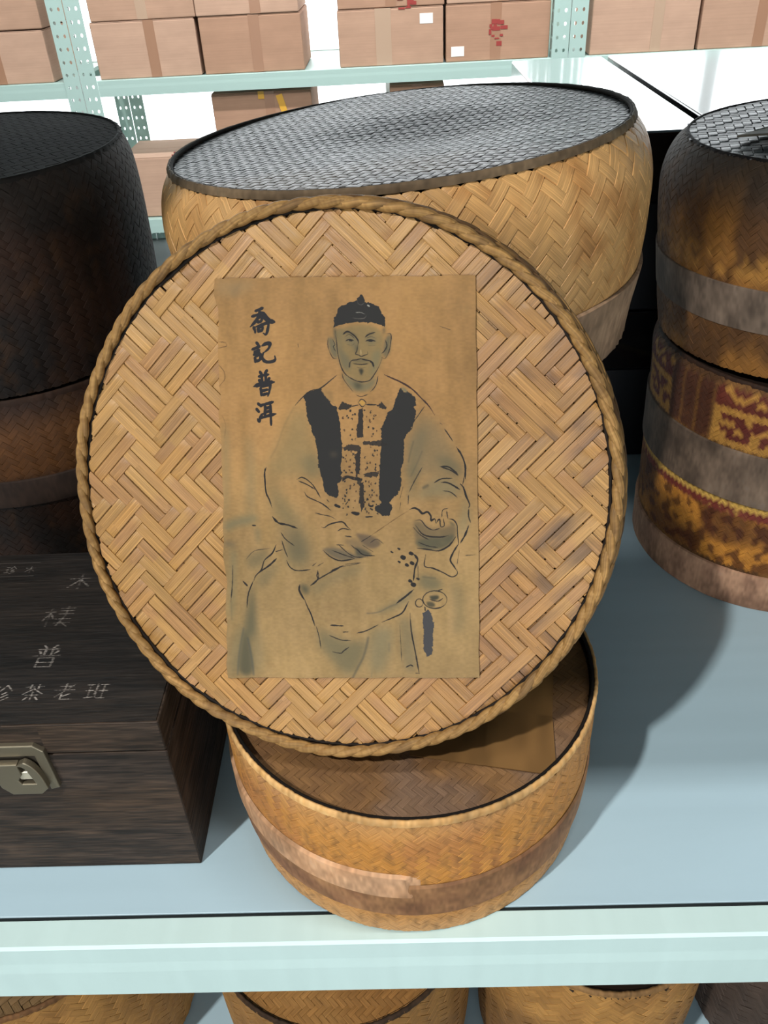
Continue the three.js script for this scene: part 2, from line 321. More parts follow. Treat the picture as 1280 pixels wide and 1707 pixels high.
// middle rack, bottom row then top row; front faces just behind the beam
makeCarton('brown carton beside the left double post, bottom row of the middle rack', up, 0.5, 0.243, CD, -1.175, RY, cz, { tape: 0.03, mat: M.card3 });
makeCarton('brown carton left of the bright gap, bottom row of the middle rack', up, 0.485, 0.243, CD, -0.665, RY, cz, { tape: 0.02, mat: M.card2 });
makeCarton('brown carton right of the bright gap with a small white sticker at upper right', up, 0.5, 0.24, CD, 0.0, RY, cz, { tape: -0.035, tapeW: 0.075, pale: true, label: [0.17, 0.19], mat: M.card });
makeCarton('brown carton beside the right double post with a white sticker at lower left', up, 0.492, 0.24, CD, 0.508, RY, cz, { tape: -0.01, label: [-0.19, 0.045], mat: M.card2, red: [-0.01, 0.12] });
makeCarton('brown carton stacked at the left end of the middle rack, upper row', up, 0.5, 0.24, CD, -1.165, RY + 0.244, cz, { tape: 0.0, pale: true, mat: M.card });
makeCarton('brown carton stacked beside the bright gap, upper row of the middle rack', up, 0.485, 0.24, CD, -0.67, RY + 0.244, cz + 0.004, { tape: 0.04, mat: M.card3 });
makeCarton('brown carton stacked right of the bright gap, upper row', up, 0.5, 0.24, CD, 0.005, RY + 0.241, cz, { tape: 0.0, mat: M.card2, red: [0.08, 0.04] });
makeCarton('brown carton stacked beside the right double post, upper row', up, 0.492, 0.24, CD, 0.512, RY + 0.241, cz, { tape: 0.02, mat: M.card3 });
// left rack
makeCarton('brown carton with a worn red mark left of the double post', up, 0.55, 0.225, CD, -1.93, RY, cz, { tape: 0.02, red: [-0.0, 0.14], mat: M.card3 });
makeCarton('brown carton stacked above the red-marked one left of the double post', up, 0.55, 0.24, CD, -1.925, RY + 0.229, cz, { tape: -0.06, pale: true, mat: M.card });
// right rack
makeCarton('brown carton right of the right double post with faint writing, behind the black boxes', up, 0.5, 0.31, CD, 1.2, RY, cz, { tape: 0.06, pale: true, mat: M.card3 });
makeCarton('brown carton at the far right behind the black boxes', up, 0.5, 0.31, CD, 1.715, RY, cz, { tape: 0.03, mat: M.card });
// lower shelf
const lo = 'cartons on the lower shelf of the window racks';
makeCarton('large brown carton with yellow tape hanging under the middle shelf', lo, 0.5, 0.25, CD, -0.655, -0.29, cz - 0.03, { tape: 0.04, mat: M.card2 });
{
  const t = scene.children[scene.children.length - 1];
  part('yellow_tape', box(0.03, 0.035, 0.002, -0.08 + 0.08, 0.235, CD / 2 + 0.003), M.yellowTape, t, 'torn strip of yellow tape'); const g = box(0.032, 0.09, 0.002); g.rotateZ(0.25); g.translate(0.1, 0.19, CD / 2 + 0.0035); part('yellow_tape', g, M.yellowTape, t, 'torn strip of yellow tape');
}
makeCarton('large brown carton beneath the yellow-taped one on the lower shelf', lo, 0.52, 0.326, CD, -0.64, -0.62, cz - 0.03, { tape: 0.0, mat: M.card });
makeCarton('brown carton with a faded red mark low beside the left double post', lo, 0.5, 0.3, CD, -1.18, -0.62, cz - 0.03, { tape: 0.1, red: [0.08, 0.26], mat: M.card3 });
makeCarton('small brown carton right behind the tilted basket under the middle shelf', lo, 0.27, 0.25, CD, 0.12, -0.29, cz - 0.03, { tape: 0.0, mat: M.card2 });
makeCarton('brown carton carrying the small carton on the lower shelf', lo, 0.46, 0.326, CD, 0.12, -0.62, cz - 0.03, { tape: 0.0, mat: M.card });

// ------------------------------------------------------------------ glossy black boxes stacked on the deck behind the right stack
function makeBlackBox(label, x0, x1, y0, y1) {
  const z0 = -1.016, z1 = -1.6, w = x1 - x0, h = y1 - y0, d = z0 - z1, t = thing('lidded_box', label, 'box', [(x0 + x1) / 2, y0, (z0 + z1) / 2], 0, 'glossy black boxes');
  part('box_body', box(w - 0.004, h * 0.62, d - 0.004, 0, h * 0.31 + 0.0002, 0, 0.002), M.blackEdge, t);
  part('lid', box(w, h * 0.38 - 0.003, d, 0, h * 0.81, 0, 0.003), M.black, t);
  return t;
}
makeBlackBox('narrow glossy black box just right of the tilted basket, upper of two', 0.205, 0.358, 0.2205, 0.437);
makeBlackBox('narrow glossy black box on the deck, lower of two beside the tilted basket', 0.205, 0.358, 0.0002, 0.22);
makeBlackBox('wide glossy black box behind the right stack of baskets, upper of two', 0.368, 0.98, 0.2205, 0.438);
makeBlackBox('wide glossy black box on the deck behind the right stack, lower of two', 0.368, 0.98, 0.0002, 0.22);

// ------------------------------------------------------------------ woven baskets
const STRAW = lin('#c99a55'), DUST = lin('#a98f72'), BROWN = lin('#6b4223'), DARK = lin('#2a1a10'), GREY = lin('#8c8682'), BARK = lin('#8a6a55');
function addStrips(list, name, mat, parent) { for (const g of list) part(name, g, mat, parent); }
const vary = (seed, k) => 1 + k * (hash(seed, 17, 3) - 0.5);

// --- the round basket in front, on the deck
const front = thing('round_basket', 'round lidded bamboo basket with pale bark band on the shelf edge under the tray', 'basket', [-0.0048, 0, -0.4835]);
{
  const t = front, R = 0.1515, Ht = 0.152;
  const side = profile([[0.1495, 0.001], [0.151, 0.02], [0.1525, 0.05], [0.1535, 0.09], [0.1535, 0.13], [0.1515, 0.149]]);
  const colour = (yOf) => (u, v, seed, dir) => {
    const s = (u + v) / Math.SQRT2, y = (u - v) / Math.SQRT2, a = s / 0.152;
    const n = fbm(a * 3.2, y * 26, 3), m = fbm(a * 9, y * 60, 8);
    let c = mix3(lin('#c2853d'), lin('#cf9450'), m); c = mix3(c, lin('#ab7148'), step(0.5, 0.75, n) * 0.55);
    c = mix3(c, lin('#c4a27a'), step(0.045, 0.0, y) * 0.5 + step(0.115, 0.15, y) * 0.35);
    c = mix3(c, lin('#6d5136'), step(0.6, 0.7, noise(a * 55, y * 260, 5) * 0.7 + m * 0.3) * 0.45);
    return mul3(c, vary(seed, 0.1));
  };
  part('basket_wall', lathe([[0.02, 0.003], [0.146, 0.003], [0.1485, 0.02], [0.1505, 0.07], [0.151, 0.13], [0.148, 0.149], [0.1475, 0.14]], 96), M.darkBrown, t);
  addStrips(sideWeave({ prof: side, n: 120, over: (i, j) => mod(i + j, 4) < 2, w: 0.975, t: 0.0005, h: 0.00013, seed: 11, colour: colour() }), 'side_strip', M.stripRough, t);
  // bands: a brown strip all round and a paler one over it on the left
  const wob = (a, y) => 0.0006 * (fbm(a * 6, y * 40, 2) - 0.5);
  const bandCol = (base, alt, s) => (a, y) => { const n = fbm(a * 7, y * 45, s), m = noise(a * 60, y * 400, s); return mul3(mix3(base, alt, step(0.35, 0.7, n)), 0.86 + 0.28 * m); };
  part('brown_band', paintedLathe([[0.1522, 0.031], [0.1539, 0.033], [0.1552, 0.055], [0.1554, 0.071], [0.1538, 0.074]], bandCol(lin('#96704f'), lin('#7b5840'), 4), wob, 240, 0, Math.PI * 2, 4), M.skin, t, 'dull brown bark band');
  part('pale_band', paintedLathe([[0.155, 0.061], [0.1567, 0.0622], [0.1565, 0.086], [0.1538, 0.0885]], bandCol(lin('#c09a7a'), lin('#b58d6c'), 9), (a, y) => wob(a, y) - (a > -0.03 + 0.07 * (noise(y * 420, 3, 2) - 0.5) && a < 0.5 ? 0.003 : 0), 180, -1.9, 0.03, 4), M.skin, t, 'pale pinkish strip laid over the band');
  // top panel, a little below the rim
  const topCol = (u, v, seed) => {
    const n = fbm(u * 22 + 3, v * 22, 5), m = fbm(u * 90, v * 90, 9);
    let c = mix3(lin('#6f5138'), lin('#8f6a41'), m); c = mix3(c, lin('#7d6656'), step(0.45, 0.7, n) * 0.7); return mul3(c, vary(seed, 0.25));
  };
  addStrips(discWeave({ R: 0.1488, pitch: 0.0052, turn: 0.75, over: (i, j) => mod(i + j, 4) < 2, dome: (x, z) => 0.1425 + 0.001 * (1 - (x * x + z * z) / 0.022), w: 0.95, t: 0.0006, h: 0.00018, seed: 900, colour: topCol }), 'top_strip', M.stripRough, t);
  part('top_backing', lathe([[0.001, 0.1412], [0.147, 0.14]], 64), M.darkBrown, t);
  // an old cloth patch glued on the top
  const s = new THREE.Shape(); s.moveTo(-0.055, -0.05); s.lineTo(0.052, -0.054); s.lineTo(0.049, 0.0); s.lineTo(0.05, 0.055); s.lineTo(-0.02, 0.052); s.lineTo(-0.055, 0.056);
  const pg = new THREE.ExtrudeGeometry(s, { depth: 0.0006, bevelEnabled: false }); pg.rotateX(-Math.PI / 2); pg.rotateY(-0.16); pg.translate(0.062, 0.1441, 0.052);
  part('cloth_patch', pg, std({ color: '#86653c', roughness: 0.85, map: skin, bumpMap: fibreBump, bumpScale: 0.0003 }), t, 'ochre square patch');
  // rim: dark seam inside, straw cord outside
  part('rim_seam', ring(0.1497, 0.0016, 0.1502, 160, 6), M.dark, t, 'blackened seam');
  part('rim_cord', paintedLathe([[0.1505, 0.1485], [0.1512, 0.1518], [0.1527, 0.152], [0.1539, 0.1495], [0.1538, 0.146]], (a, y) => mul3(mix3(lin('#b98d55'), lin('#d0ab78'), noise(a * 90, y * 200, 3)), 0.9 + 0.25 * noise(a * 20, 0, 4)), (a) => 0.0007 * (noise(a * 70, 2, 1) - 0.5), 420), M.skin, t);
}

// --- the large tilted basket behind the tray
const back = thing('round_basket', 'large tilted bamboo basket with a grey glossy woven top behind the tray', 'basket', [0.0155, 0.3095, -0.7925]);
back.rotation.set(-0.018, 0, 0.07);
{
  const t = back, Ht = 0.186;
  const side = profile([[0.194, 0.002], [0.203, 0.03], [0.214, 0.07], [0.2185, 0.11], [0.2195, 0.14], [0.2135, 0.166], [0.203, 0.1815]]);
  const colour = (u, v, seed) => {
    const s = (u + v) / Math.SQRT2, y = (u - v) / Math.SQRT2, a = s / 0.214, n = fbm(a * 4, y * 20, 5), m = noise(a * 30, y * 120, 2);
    let c = mix3(lin('#cd9a5c'), lin('#dcae74'), n); c = mix3(c, lin('#ad7640'), step(0.5, 0.75, fbm(a * 6 + 3, y * 30, 9)) * 0.7);
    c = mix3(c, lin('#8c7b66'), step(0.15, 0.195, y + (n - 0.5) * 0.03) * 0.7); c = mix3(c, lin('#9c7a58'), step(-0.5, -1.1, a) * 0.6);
    return mul3(c, vary(seed, 0.22));
  };
  part('basket_wall', lathe([[0.02, 0.004], [0.189, 0.004], [0.2, 0.04], [0.213, 0.1], [0.215, 0.14], [0.209, 0.166], [0.197, 0.178]], 96), M.darkBrown, t);
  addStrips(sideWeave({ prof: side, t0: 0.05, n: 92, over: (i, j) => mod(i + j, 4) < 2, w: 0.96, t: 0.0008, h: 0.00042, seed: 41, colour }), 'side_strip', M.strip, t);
  part('bark_band', paintedLathe([[0.196, 0.0005], [0.2035, 0.0], [0.209, 0.03], [0.2165, 0.062], [0.2135, 0.0635]], (a, y) => { const n = fbm(a * 6, y * 30, 12), m = noise(a * 160, y * 60, 4); return mul3(mix3(lin('#8e7460'), lin('#a98f76'), n), 0.8 + 0.35 * m); }, (a, y) => 0.0012 * (fbm(a * 8, y * 30, 2) - 0.5) + (y < 0.004 ? 0.002 * (noise(a * 90, 1, 1) - 0.5) : 0), 300, 0, Math.PI * 2, 4), M.skin, t, 'greyish frayed bark band');
  const dome = (x, z) => { const r = Math.hypot(x, z) / 0.2, dent = Math.exp(-(((x - 0.02) / 0.11) ** 2 + ((z - 0.03) / 0.07) ** 2)); return 0.186 - 0.002 * r + 0.0019 * (z * z - x * x) / 0.04 - 0.007 * dent + 0.0025 * (fbm(x * 14, z * 14, 3) - 0.5) * (1 - r * r); };
  const topCol = (u, v, seed) => { const n = fbm(u * 16, v * 16, 5), m = noise(u * 120, v * 120, 9); let c = mix3(lin('#322e32'), lin('#504a49'), n); c = mix3(c, lin('#4f4434'), step(0.55, 0.75, fbm(u * 11 + 4, v * 11, 2)) * 0.6); return mul3(c, vary(seed, 0.22) * (0.85 + 0.3 * m)); };
  addStrips(discWeave({ R: 0.2, pitch: 0.0062, turn: 0.55, over: (i, j) => mod(i + j, 4) < 2, dome, w: 0.96, t: 0.0009, h: 0.0009, seed: 1300, colour: topCol }), 'top_strip', M.stripGloss, t);
  part('top_backing', paintedLathe([[0.001, 0.176], [0.12, 0.176], [0.19, 0.179], [0.2022, 0.1832]], () => lin('#2b2520'), () => 0, 64), M.skin, t);
  // frayed dark cord around the top
  part('rim_seam', ring(0.201, 0.0018, 0.1852, 160, 6), std({ color: '#2a241f', roughness: 0.8 }), t, 'dark frayed seam');
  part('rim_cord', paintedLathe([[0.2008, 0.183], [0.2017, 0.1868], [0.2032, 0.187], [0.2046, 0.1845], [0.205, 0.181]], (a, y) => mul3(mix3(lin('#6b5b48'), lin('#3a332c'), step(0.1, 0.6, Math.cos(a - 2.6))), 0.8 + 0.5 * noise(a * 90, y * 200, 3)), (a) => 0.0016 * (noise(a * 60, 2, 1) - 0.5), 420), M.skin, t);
}

// --- dark old baskets (matted weave) used for the left and right stacks, the hidden support and the lower shelf
function darkBasket(name, label, pos, o) {
  const t = thing(name, label, 'basket', pos, o.turn || 0, o.group), prof = profile(o.side), top = o.side[o.side.length - 1], lean = o.lean;
  if (lean) t.rotation.set(lean[0], o.turn || 0, lean[1]);
  part('basket_wall', lathe([[0.02, o.side[0][1] + 0.002], ...o.side.map(([r, y]) => [r - 0.0035, y])], 80), M.darkBrown, t);
  const geos = sideWeave({ prof, n: o.n || 78, over: o.over || ((i, j) => mod(i + j, 4) < 2), w: 0.98, t: 0.0007, h: o.h || 0.00035, seed: o.seed, colour: (u, v, seed) => { const s = (u + v) / Math.SQRT2, tt = (u - v) / Math.SQRT2, q = prof.at(tt), a = s / (prof.at(prof.len / 2)[0]); return mul3(o.colour(Math.atan2(Math.sin(a), Math.cos(a)), q[1]), vary(seed, 0.25)); } });
  stuffPart('woven_side', mergeGeometries(geos), o.mat || M.stripRough, t);
  for (const b of o.bands || []) part(b.name || 'bark_band', paintedLathe(b.pts, b.colour, (a, y) => 0.0009 * (fbm(a * 7, y * 40, 3) - 0.5), 220, 0, Math.PI * 2, 4), M.skin, t, b.label);
  if (o.topPitch) {
    const g = discWeave({ R: top[0] - 0.001, pitch: o.topPitch, turn: o.topTurn || 0.8, over: (i, j) => mod(i + j, 4) < 2, dome: o.dome, w: 0.96, t: 0.0008, h: o.topH || 0.0006, seed: o.seed + 3000, colour: (u, v, s) => mul3(o.topColour(u, v), vary(s, 0.25)) });
    if (o.topParts) addStrips(g, 'top_strip', o.topMat || M.stripGloss, t); else stuffPart('woven_top', mergeGeometries(g), o.topMat || M.stripGloss, t);
  }
  part('top_backing', lathe([[0.001, top[1] - 0.006], [top[0] - 0.002, top[1] - 0.004]], 48), M.darkBrown, t);
  part('rim_cord', paintedLathe([[top[0] - 0.003, top[1] - 0.003], [top[0] - 0.002, top[1] + 0.0012], [top[0], top[1] + 0.0014], [top[0] + 0.0014, top[1] - 0.001], [top[0] + 0.0014, top[1] - 0.005]], (a, y) => mul3(o.rim || DARK, 0.75 + 0.5 * noise(a * 80, y * 200, 3)), (a) => 0.0012 * (noise(a * 55, 2, 1) - 0.5), 360), M.skin, t);
  return t;
}
// hidden support of the tilted basket
darkBasket('round_basket', 'dark round basket behind the tray carrying the tilted basket', [0.004, 0.0005, -0.797], { side: [[0.14, 0.001], [0.144, 0.05], [0.145, 0.2], [0.14, 0.292]], n: 60, seed: 70, colour: (a, y) => lin('#4a321e') });

// left stack
const leftCol = (a, y) => { const n = fbm(a * 5, y * 18, 6), m = fbm(a * 14, y * 60, 2); let c = mix3(lin('#17100c'), lin('#301c10'), step(0.3, 0.75, n)); return mix3(c, lin('#3e2712'), step(0.58, 0.75, m) * 0.5); };
darkBasket('round_basket', 'dark brown round basket topmost of the left stack', [-0.42, 0.2945, -0.85], {
  side: [[0.155, 0.001], [0.16, 0.04], [0.1625, 0.1], [0.1625, 0.15], [0.16, 0.175], [0.154, 0.192]], n: 118, seed: 101, lean: [0.02, 0.0], h: 0.0003,
  colour: (a, y) => mix3(leftCol(a, y), lin('#2f2823'), step(0.13, 0.19, y) * 0.65), topPitch: 0.0072, topColour: (u, v) => mix3(lin('#1f1b19'), lin('#332d28'), fbm(u * 14, v * 14, 4)), dome: (x, z) => 0.192 + 0.003 * (1 - (x * x + z * z) / 0.0236), topMat: M.stripDull, topH: 0.0002, rim: lin('#1d1916') });
darkBasket('round_basket', 'dark brown round basket under the topmost of the left stack, behind the wooden box', [-0.42, 0.0005, -0.85], {
  side: [[0.155, 0.001], [0.158, 0.08], [0.159, 0.15], [0.16, 0.2], [0.1625, 0.25], [0.1545, 0.288]], n: 118, seed: 131, h: 0.0003,
  colour: (a, y) => mix3(leftCol(a + 2, y), lin('#6a421c'), step(0.2, 0.21, y) * step(0.285, 0.25, y) * 0.55),
  bands: [{ pts: [[0.1585, 0.172], [0.1618, 0.1735], [0.1625, 0.203], [0.1595, 0.2045]], colour: (a, y) => mul3(lin('#33261f'), 0.7 + 0.6 * fbm(a * 12, y * 80, 3)), label: 'dark smooth band' }] });

// right stack
const rightBand = (c0, c1, s) => (a, y) => mul3(mix3(lin(c0), lin(c1), step(0.3, 0.7, fbm(a * 7, y * 40, s))), 0.8 + 0.4 * noise(a * 130, y * 70, s));
const rightTop = darkBasket('round_basket', 'glossy black-topped basket at the top of the right stack', [0.437, 0.276, -0.842], {
  side: [[0.154, 0.001], [0.158, 0.03], [0.162, 0.08], [0.1665, 0.13], [0.1655, 0.16], [0.157, 0.182], [0.1455, 0.193]], n: 118, seed: 161, lean: [0.0, 0.045], h: 0.0003,
  colour: (a, y) => { const n = fbm(a * 6, y * 24, 6); let c = mix3(lin('#573b23'), lin('#8c602f'), step(0.35, 0.65, n)); c = mix3(c, lin('#a97a3c'), step(0.09, 0.1, y) * step(0.125, 0.11, y) * 0.7 * step(0.4, 0.6, noise(a * 30, y * 130, 2))); return mix3(c, lin('#4d453e'), step(0.14, 0.185, y) * 0.75); },
  bands: [{ pts: [[0.156, 0.046], [0.1607, 0.047], [0.165, 0.088], [0.161, 0.0895]], colour: rightBand('#5c5047', '#7b6c60', 3), label: 'grey-brown bark band' }],
  topPitch: 0.0085, topParts: true, topTurn: 0.25, topColour: (u, v) => mix3(lin('#1d1b1d'), lin('#3d3736'), fbm(u * 16, v * 16, 4)), dome: (x, z) => 0.1925 + 0.002 * (1 - (x * x + z * z) / 0.021), topH: 0.001, rim: lin('#2c2726') });
{
  // a stiff old leaf lying stuck on the top, one edge lifted
  const s = new THREE.Shape(); s.moveTo(-0.085, 0.005); s.bezierCurveTo(-0.06, 0.03, 0.0, 0.045, 0.06, 0.03); s.bezierCurveTo(0.09, 0.015, 0.09, -0.02, 0.05, -0.035); s.bezierCurveTo(0.0, -0.05, -0.04, -0.03, -0.085, 0.005);
  const g = new THREE.ExtrudeGeometry(s, { depth: 0.0012, bevelEnabled: true, bevelSize: 0.0006, bevelThickness: 0.0004, bevelSegments: 1, curveSegments: 18 }); g.rotateX(-Math.PI / 2);
  const p = g.attributes.position; for (let i = 0; i < p.count; i++) { const x = p.getX(i), z = p.getZ(i); p.setY(i, p.getY(i) + 0.0025 + 0.006 * clamp(z / 0.045 + 0.4) + 0.002 * (fbm(x * 40, z * 90, 2) - 0.5)); }
  g.computeVertexNormals(); g.rotateY(0.15); g.translate(-0.03, 0.1945, 0.02);
  part('dry_leaf', g, std({ color: '#6d675c', roughness: 0.75, map: skin }), rightTop, 'grey dried leaf stuck on top');
}
// dyed figures of the lower right basket: red cells on straw
const DYE = ['x.xx.xx.', 'xx..x.xx', 'xxxxxxxx', '........', '.xxx.xx.', '...xxx..', '.xx.x.xx', '..xxx.x.', '........'];
const rightLow = darkBasket('round_basket', 'round basket with a dyed red woven pattern at the bottom of the right stack', [0.44, 0.0005, -0.83], {
  side: [[0.1505, 0.001], [0.1525, 0.05], [0.155, 0.1], [0.157, 0.16], [0.16, 0.22], [0.162, 0.255], [0.157, 0.268]], n: 150, seed: 191, h: 0.00025,
  colour: (a, y) => {
    const n = fbm(a * 6, y * 24, 16); let c = mix3(lin('#4d331c'), lin('#77522a'), step(0.35, 0.65, n));
    if (y > 0.197 && y < 0.261) {                                    // dyed panels, straw on red
      const zone = lin('#b0803c'), red = lin('#5c2420'), u = mod(a + 0.93, 0.8), row = DYE[clamp(Math.floor((0.261 - y) / 0.00712), 0, 8)];
      c = u < 0.41 ? mix3(row[clamp(Math.floor(u / 0.0513), 0, 7)] === 'x' ? red : zone, c, 0.15) : mix3(mod(u, 0.13) < 0.03 ? lin('#6d4824') : lin('#43211a'), c, 0.35);
    } else if (y < 0.118 && y > 0.05) { c = mix3(lin('#6b4420'), lin('#b0762f'), step(0.35, 0.65, noise(a * 4 + 2, y * 20, 7))); c = mix3(c, lin('#3f1c12'), step(0.5, 0.62, noise(a * 22, y * 110, 4)) * 0.75); }
    else if (y >= 0.118 && y < 0.134) c = mix3(lin('#c09a4c'), lin('#6b2f26'), step(0.4, 0.6, noise(a * 60, y * 300, 2) * 0.6 + (y < 0.126 ? 0.4 : 0)));
    return c;
  },
  bands: [{ pts: [[0.155, 0.134], [0.1588, 0.1355], [0.1608, 0.194], [0.158, 0.196]], colour: rightBand('#4d4138', '#66574b', 5), label: 'dark grey-brown bark band' },
    { pts: [[0.149, 0.001], [0.1535, 0.0], [0.1552, 0.045], [0.152, 0.0465]], colour: rightBand('#8d6d5a', '#a5836c', 8), label: 'pinkish bark foot band' }] });

// ------------------------------------------------------------------ lower shelf baskets
const LY = -0.4595;
const lowSide = (r, h) => [[r * 0.97, 0.001], [r, h * 0.3], [r * 1.01, h * 0.7], [r * 0.985, h]];
const straw2 = (a, y) => { const n = fbm(a * 6, y * 30, 2); return mix3(lin('#8a6134'), lin('#b98a4c'), n); };
darkBasket('round_basket', 'straw basket with a dull brown top, leftmost on the lower shelf', [-0.44, LY, -0.505], { side: lowSide(0.15, 0.26), n: 78, seed: 211, colour: straw2, topPitch: 0.0075, topColour: (u, v) => mix3(lin('#6d543a'), lin('#9a7b52'), fbm(u * 20, v * 20, 3)), dome: () => 0.2595, topMat: M.stripRough, rim: lin('#6a4a2c') });
darkBasket('round_basket', 'straw basket with an orange woven top on the lower shelf, below the round front basket', [-0.089, LY, -0.485], { side: lowSide(0.143, 0.26), n: 74, seed: 231, colour: (a, y) => mul3(straw2(a + 1, y), 0.8), topPitch: 0.0055, topH: 0.0003, topColour: (u, v) => mix3(lin('#9a6a38'), lin('#c08f54'), fbm(u * 20, v * 20, 6)), dome: () => 0.2585, topMat: M.stripRough, rim: lin('#3a2a1c') });
darkBasket('round_basket', 'smaller straw basket with a sunken dark top on the lower shelf', [0.186, LY, -0.484], { side: lowSide(0.122, 0.28), n: 66, seed: 251, colour: (a, y) => mix3(straw2(a + 2, y), lin('#5a4028'), step(0.2, 0.1, y) * 0.7), topPitch: 0.008, topColour: () => lin('#332b26'), dome: () => 0.272, topMat: M.stripRough, rim: lin('#7d5f3c') });  // dark top panel stands for the shaded inside of an open basket
darkBasket('round_basket', 'dark grey-brown basket at the right end of the lower shelf', [0.47, LY, -0.5], { side: lowSide(0.14, 0.275), n: 74, seed: 271, colour: (a, y) => mix3(lin('#3f352f'), lin('#5a4b42'), fbm(a * 6, y * 30, 5)), topPitch: 0.008, topColour: (u, v) => mix3(lin('#40352f'), lin('#6b584d'), fbm(u * 22, v * 22, 9)), dome: (x, z) => 0.2755 + 0.003 * fbm(x * 20, z * 20, 2), topMat: M.stripRough, rim: lin('#3a302a') });

// ------------------------------------------------------------------ the leaning bamboo tray with its paper print
const tray = thing('bamboo_tray', 'round woven bamboo tray with braided rim and old paper print, leaning upright in front', 'tray', [-0.0514, 0.3305, -0.4716]);
{
  const lean = 0.4778, turn = -0.2069, n = new THREE.Vector3(Math.sin(turn) * Math.cos(lean), Math.sin(lean), Math.cos(turn) * Math.cos(lean));
  const X = new THREE.Vector3(Math.cos(turn), 0, -Math.sin(turn)), Y = new THREE.Vector3().crossVectors(n, X);
  tray.quaternion.setFromRotationMatrix(new THREE.Matrix4().makeBasis(X, Y, n));          // local z looks out of the face
  const slip = (k, s) => (hash(k, s, 77) < 0.16 ? 1 : hash(k, s, 78) < 0.14 ? -1 : 0);      // the weaver's slips
  const t = tray, P = 9, colour = (u, v, seed, dir) => {
    const c0 = Math.cos(0.70), s0 = Math.sin(0.70), x = u * c0 - v * s0, y = u * s0 + v * c0;
    const a = fbm(x * 9 + 2, y * 9, 4), f = dir ? fbm(u * 40, v * 12, seed) : fbm(u * 12, v * 40, seed);
    let c = mix3(lin('#be8a4a'), lin('#d3a666'), f); c = mix3(c, lin('#b07e5a'), step(0.5, 0.8, hash(seed, Math.floor((dir ? v : u) / 0.03), 4)) * 0.45); c = mix3(c, lin('#a87644'), step(0.45, 0.75, a) * 0.5);
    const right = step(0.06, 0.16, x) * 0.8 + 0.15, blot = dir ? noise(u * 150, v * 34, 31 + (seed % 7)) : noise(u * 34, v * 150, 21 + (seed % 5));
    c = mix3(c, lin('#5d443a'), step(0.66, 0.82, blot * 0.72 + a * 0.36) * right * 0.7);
    return mul3(c, vary(seed, 0.26) * 0.74);
  };
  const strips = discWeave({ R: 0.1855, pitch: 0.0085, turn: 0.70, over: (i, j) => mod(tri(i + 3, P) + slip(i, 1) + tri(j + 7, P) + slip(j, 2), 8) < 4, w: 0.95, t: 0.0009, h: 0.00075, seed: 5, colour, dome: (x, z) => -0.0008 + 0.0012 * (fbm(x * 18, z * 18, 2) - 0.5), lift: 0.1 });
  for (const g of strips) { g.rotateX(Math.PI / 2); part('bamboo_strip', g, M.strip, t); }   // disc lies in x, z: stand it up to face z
  const back0 = new THREE.CylinderGeometry(0.186, 0.186, 0.002, 96); back0.rotateX(Math.PI / 2); back0.translate(0, 0, -0.0045); part('backing', back0, M.darkBrown, t);
  const up = (g) => { g.rotateX(Math.PI / 2); return g; };
  part('rim_wall', up(lathe([[0.187, -0.025], [0.187, 0.0], [0.1905, 0.0], [0.1915, -0.004], [0.1938, -0.022], [0.191, -0.0255], [0.187, -0.025]], 128)), std({ color: '#4a3420', roughness: 0.9 }), t);
  part('binding_groove_shade', up(paintedLathe([[0.1842, -0.001], [0.1846, 0.0002], [0.186, 0.0006], [0.1875, -0.0005], [0.186, -0.002]], () => lin('#1a120b'), (a) => 0.0009 * (noise(a * 60, 1, 3) - 0.5) + 0.0008 * (noise(a * 9, 4, 3) - 0.5), 420)), M.skin, t, 'blackened binding groove');  // binding ring coloured dark to carry the shadow in the groove
  // twisted cord on the front edge: two strands
  const strandMat = stripMat({ roughness: 0.6 });
  for (let k = 0; k < 2; k++) {
    const turns = 42; class Helix extends THREE.Curve { getPoint(s, o = new THREE.Vector3()) { const a = s * Math.PI * 2, b = a * turns + k * Math.PI, R = 0.1893 + 0.0011 * Math.cos(b) + 0.0006 * Math.sin(a * 3 + 1) + 0.0004 * Math.sin(a * 11); return o.set(R * Math.cos(a), R * Math.sin(a), 0.0022 + 0.0011 * Math.sin(b) + 0.0004 * Math.sin(a * 7)); } }
    const g = new THREE.TubeGeometry(new Helix(), 900, 0.0033, 7, true), p = g.attributes.position, c = [];
    for (let i = 0; i < p.count; i++) { const a = Math.atan2(p.getY(i), p.getX(i)), f = noise(a * 160, k * 9 + p.getZ(i) * 900, 5), s = fbm(a * 7, k, 3); c.push(...mul3(mix3(mix3(lin('#a87c47'), lin('#d2a566'), f), lin('#7d6042'), step(0.5, 0.8, s) * 0.6), 0.62)); const uvv = g.attributes.uv; uvv.setXY(i, uvv.getY(i), uvv.getX(i) * 12); }
    g.setAttribute('color', new THREE.Float32BufferAttribute(c, 3)); part('rim_cord', g, strandMat, t);
  }
  // braid around the edge: leaf-shaped strands in two rows that slant opposite ways
  const leaf = (shade) => { const g = new THREE.SphereGeometry(1, 6, 6); g.rotateZ(Math.PI / 2); g.scale(0.0145, 0.0023, 0.0047); const c = [], p = g.attributes.position; for (let i = 0; i < p.count; i++) c.push(...mul3(mix3(lin('#b98d55'), lin('#8a6842'), shade), 0.58 + 0.3 * hash(i, Math.round(shade * 9), 2))); g.setAttribute('color', new THREE.Float32BufferAttribute(c, 3)); return g; };
  const leaves = [0.0, 0.25, 0.6, 1.3].map(leaf), N = 78, r = rng(31);
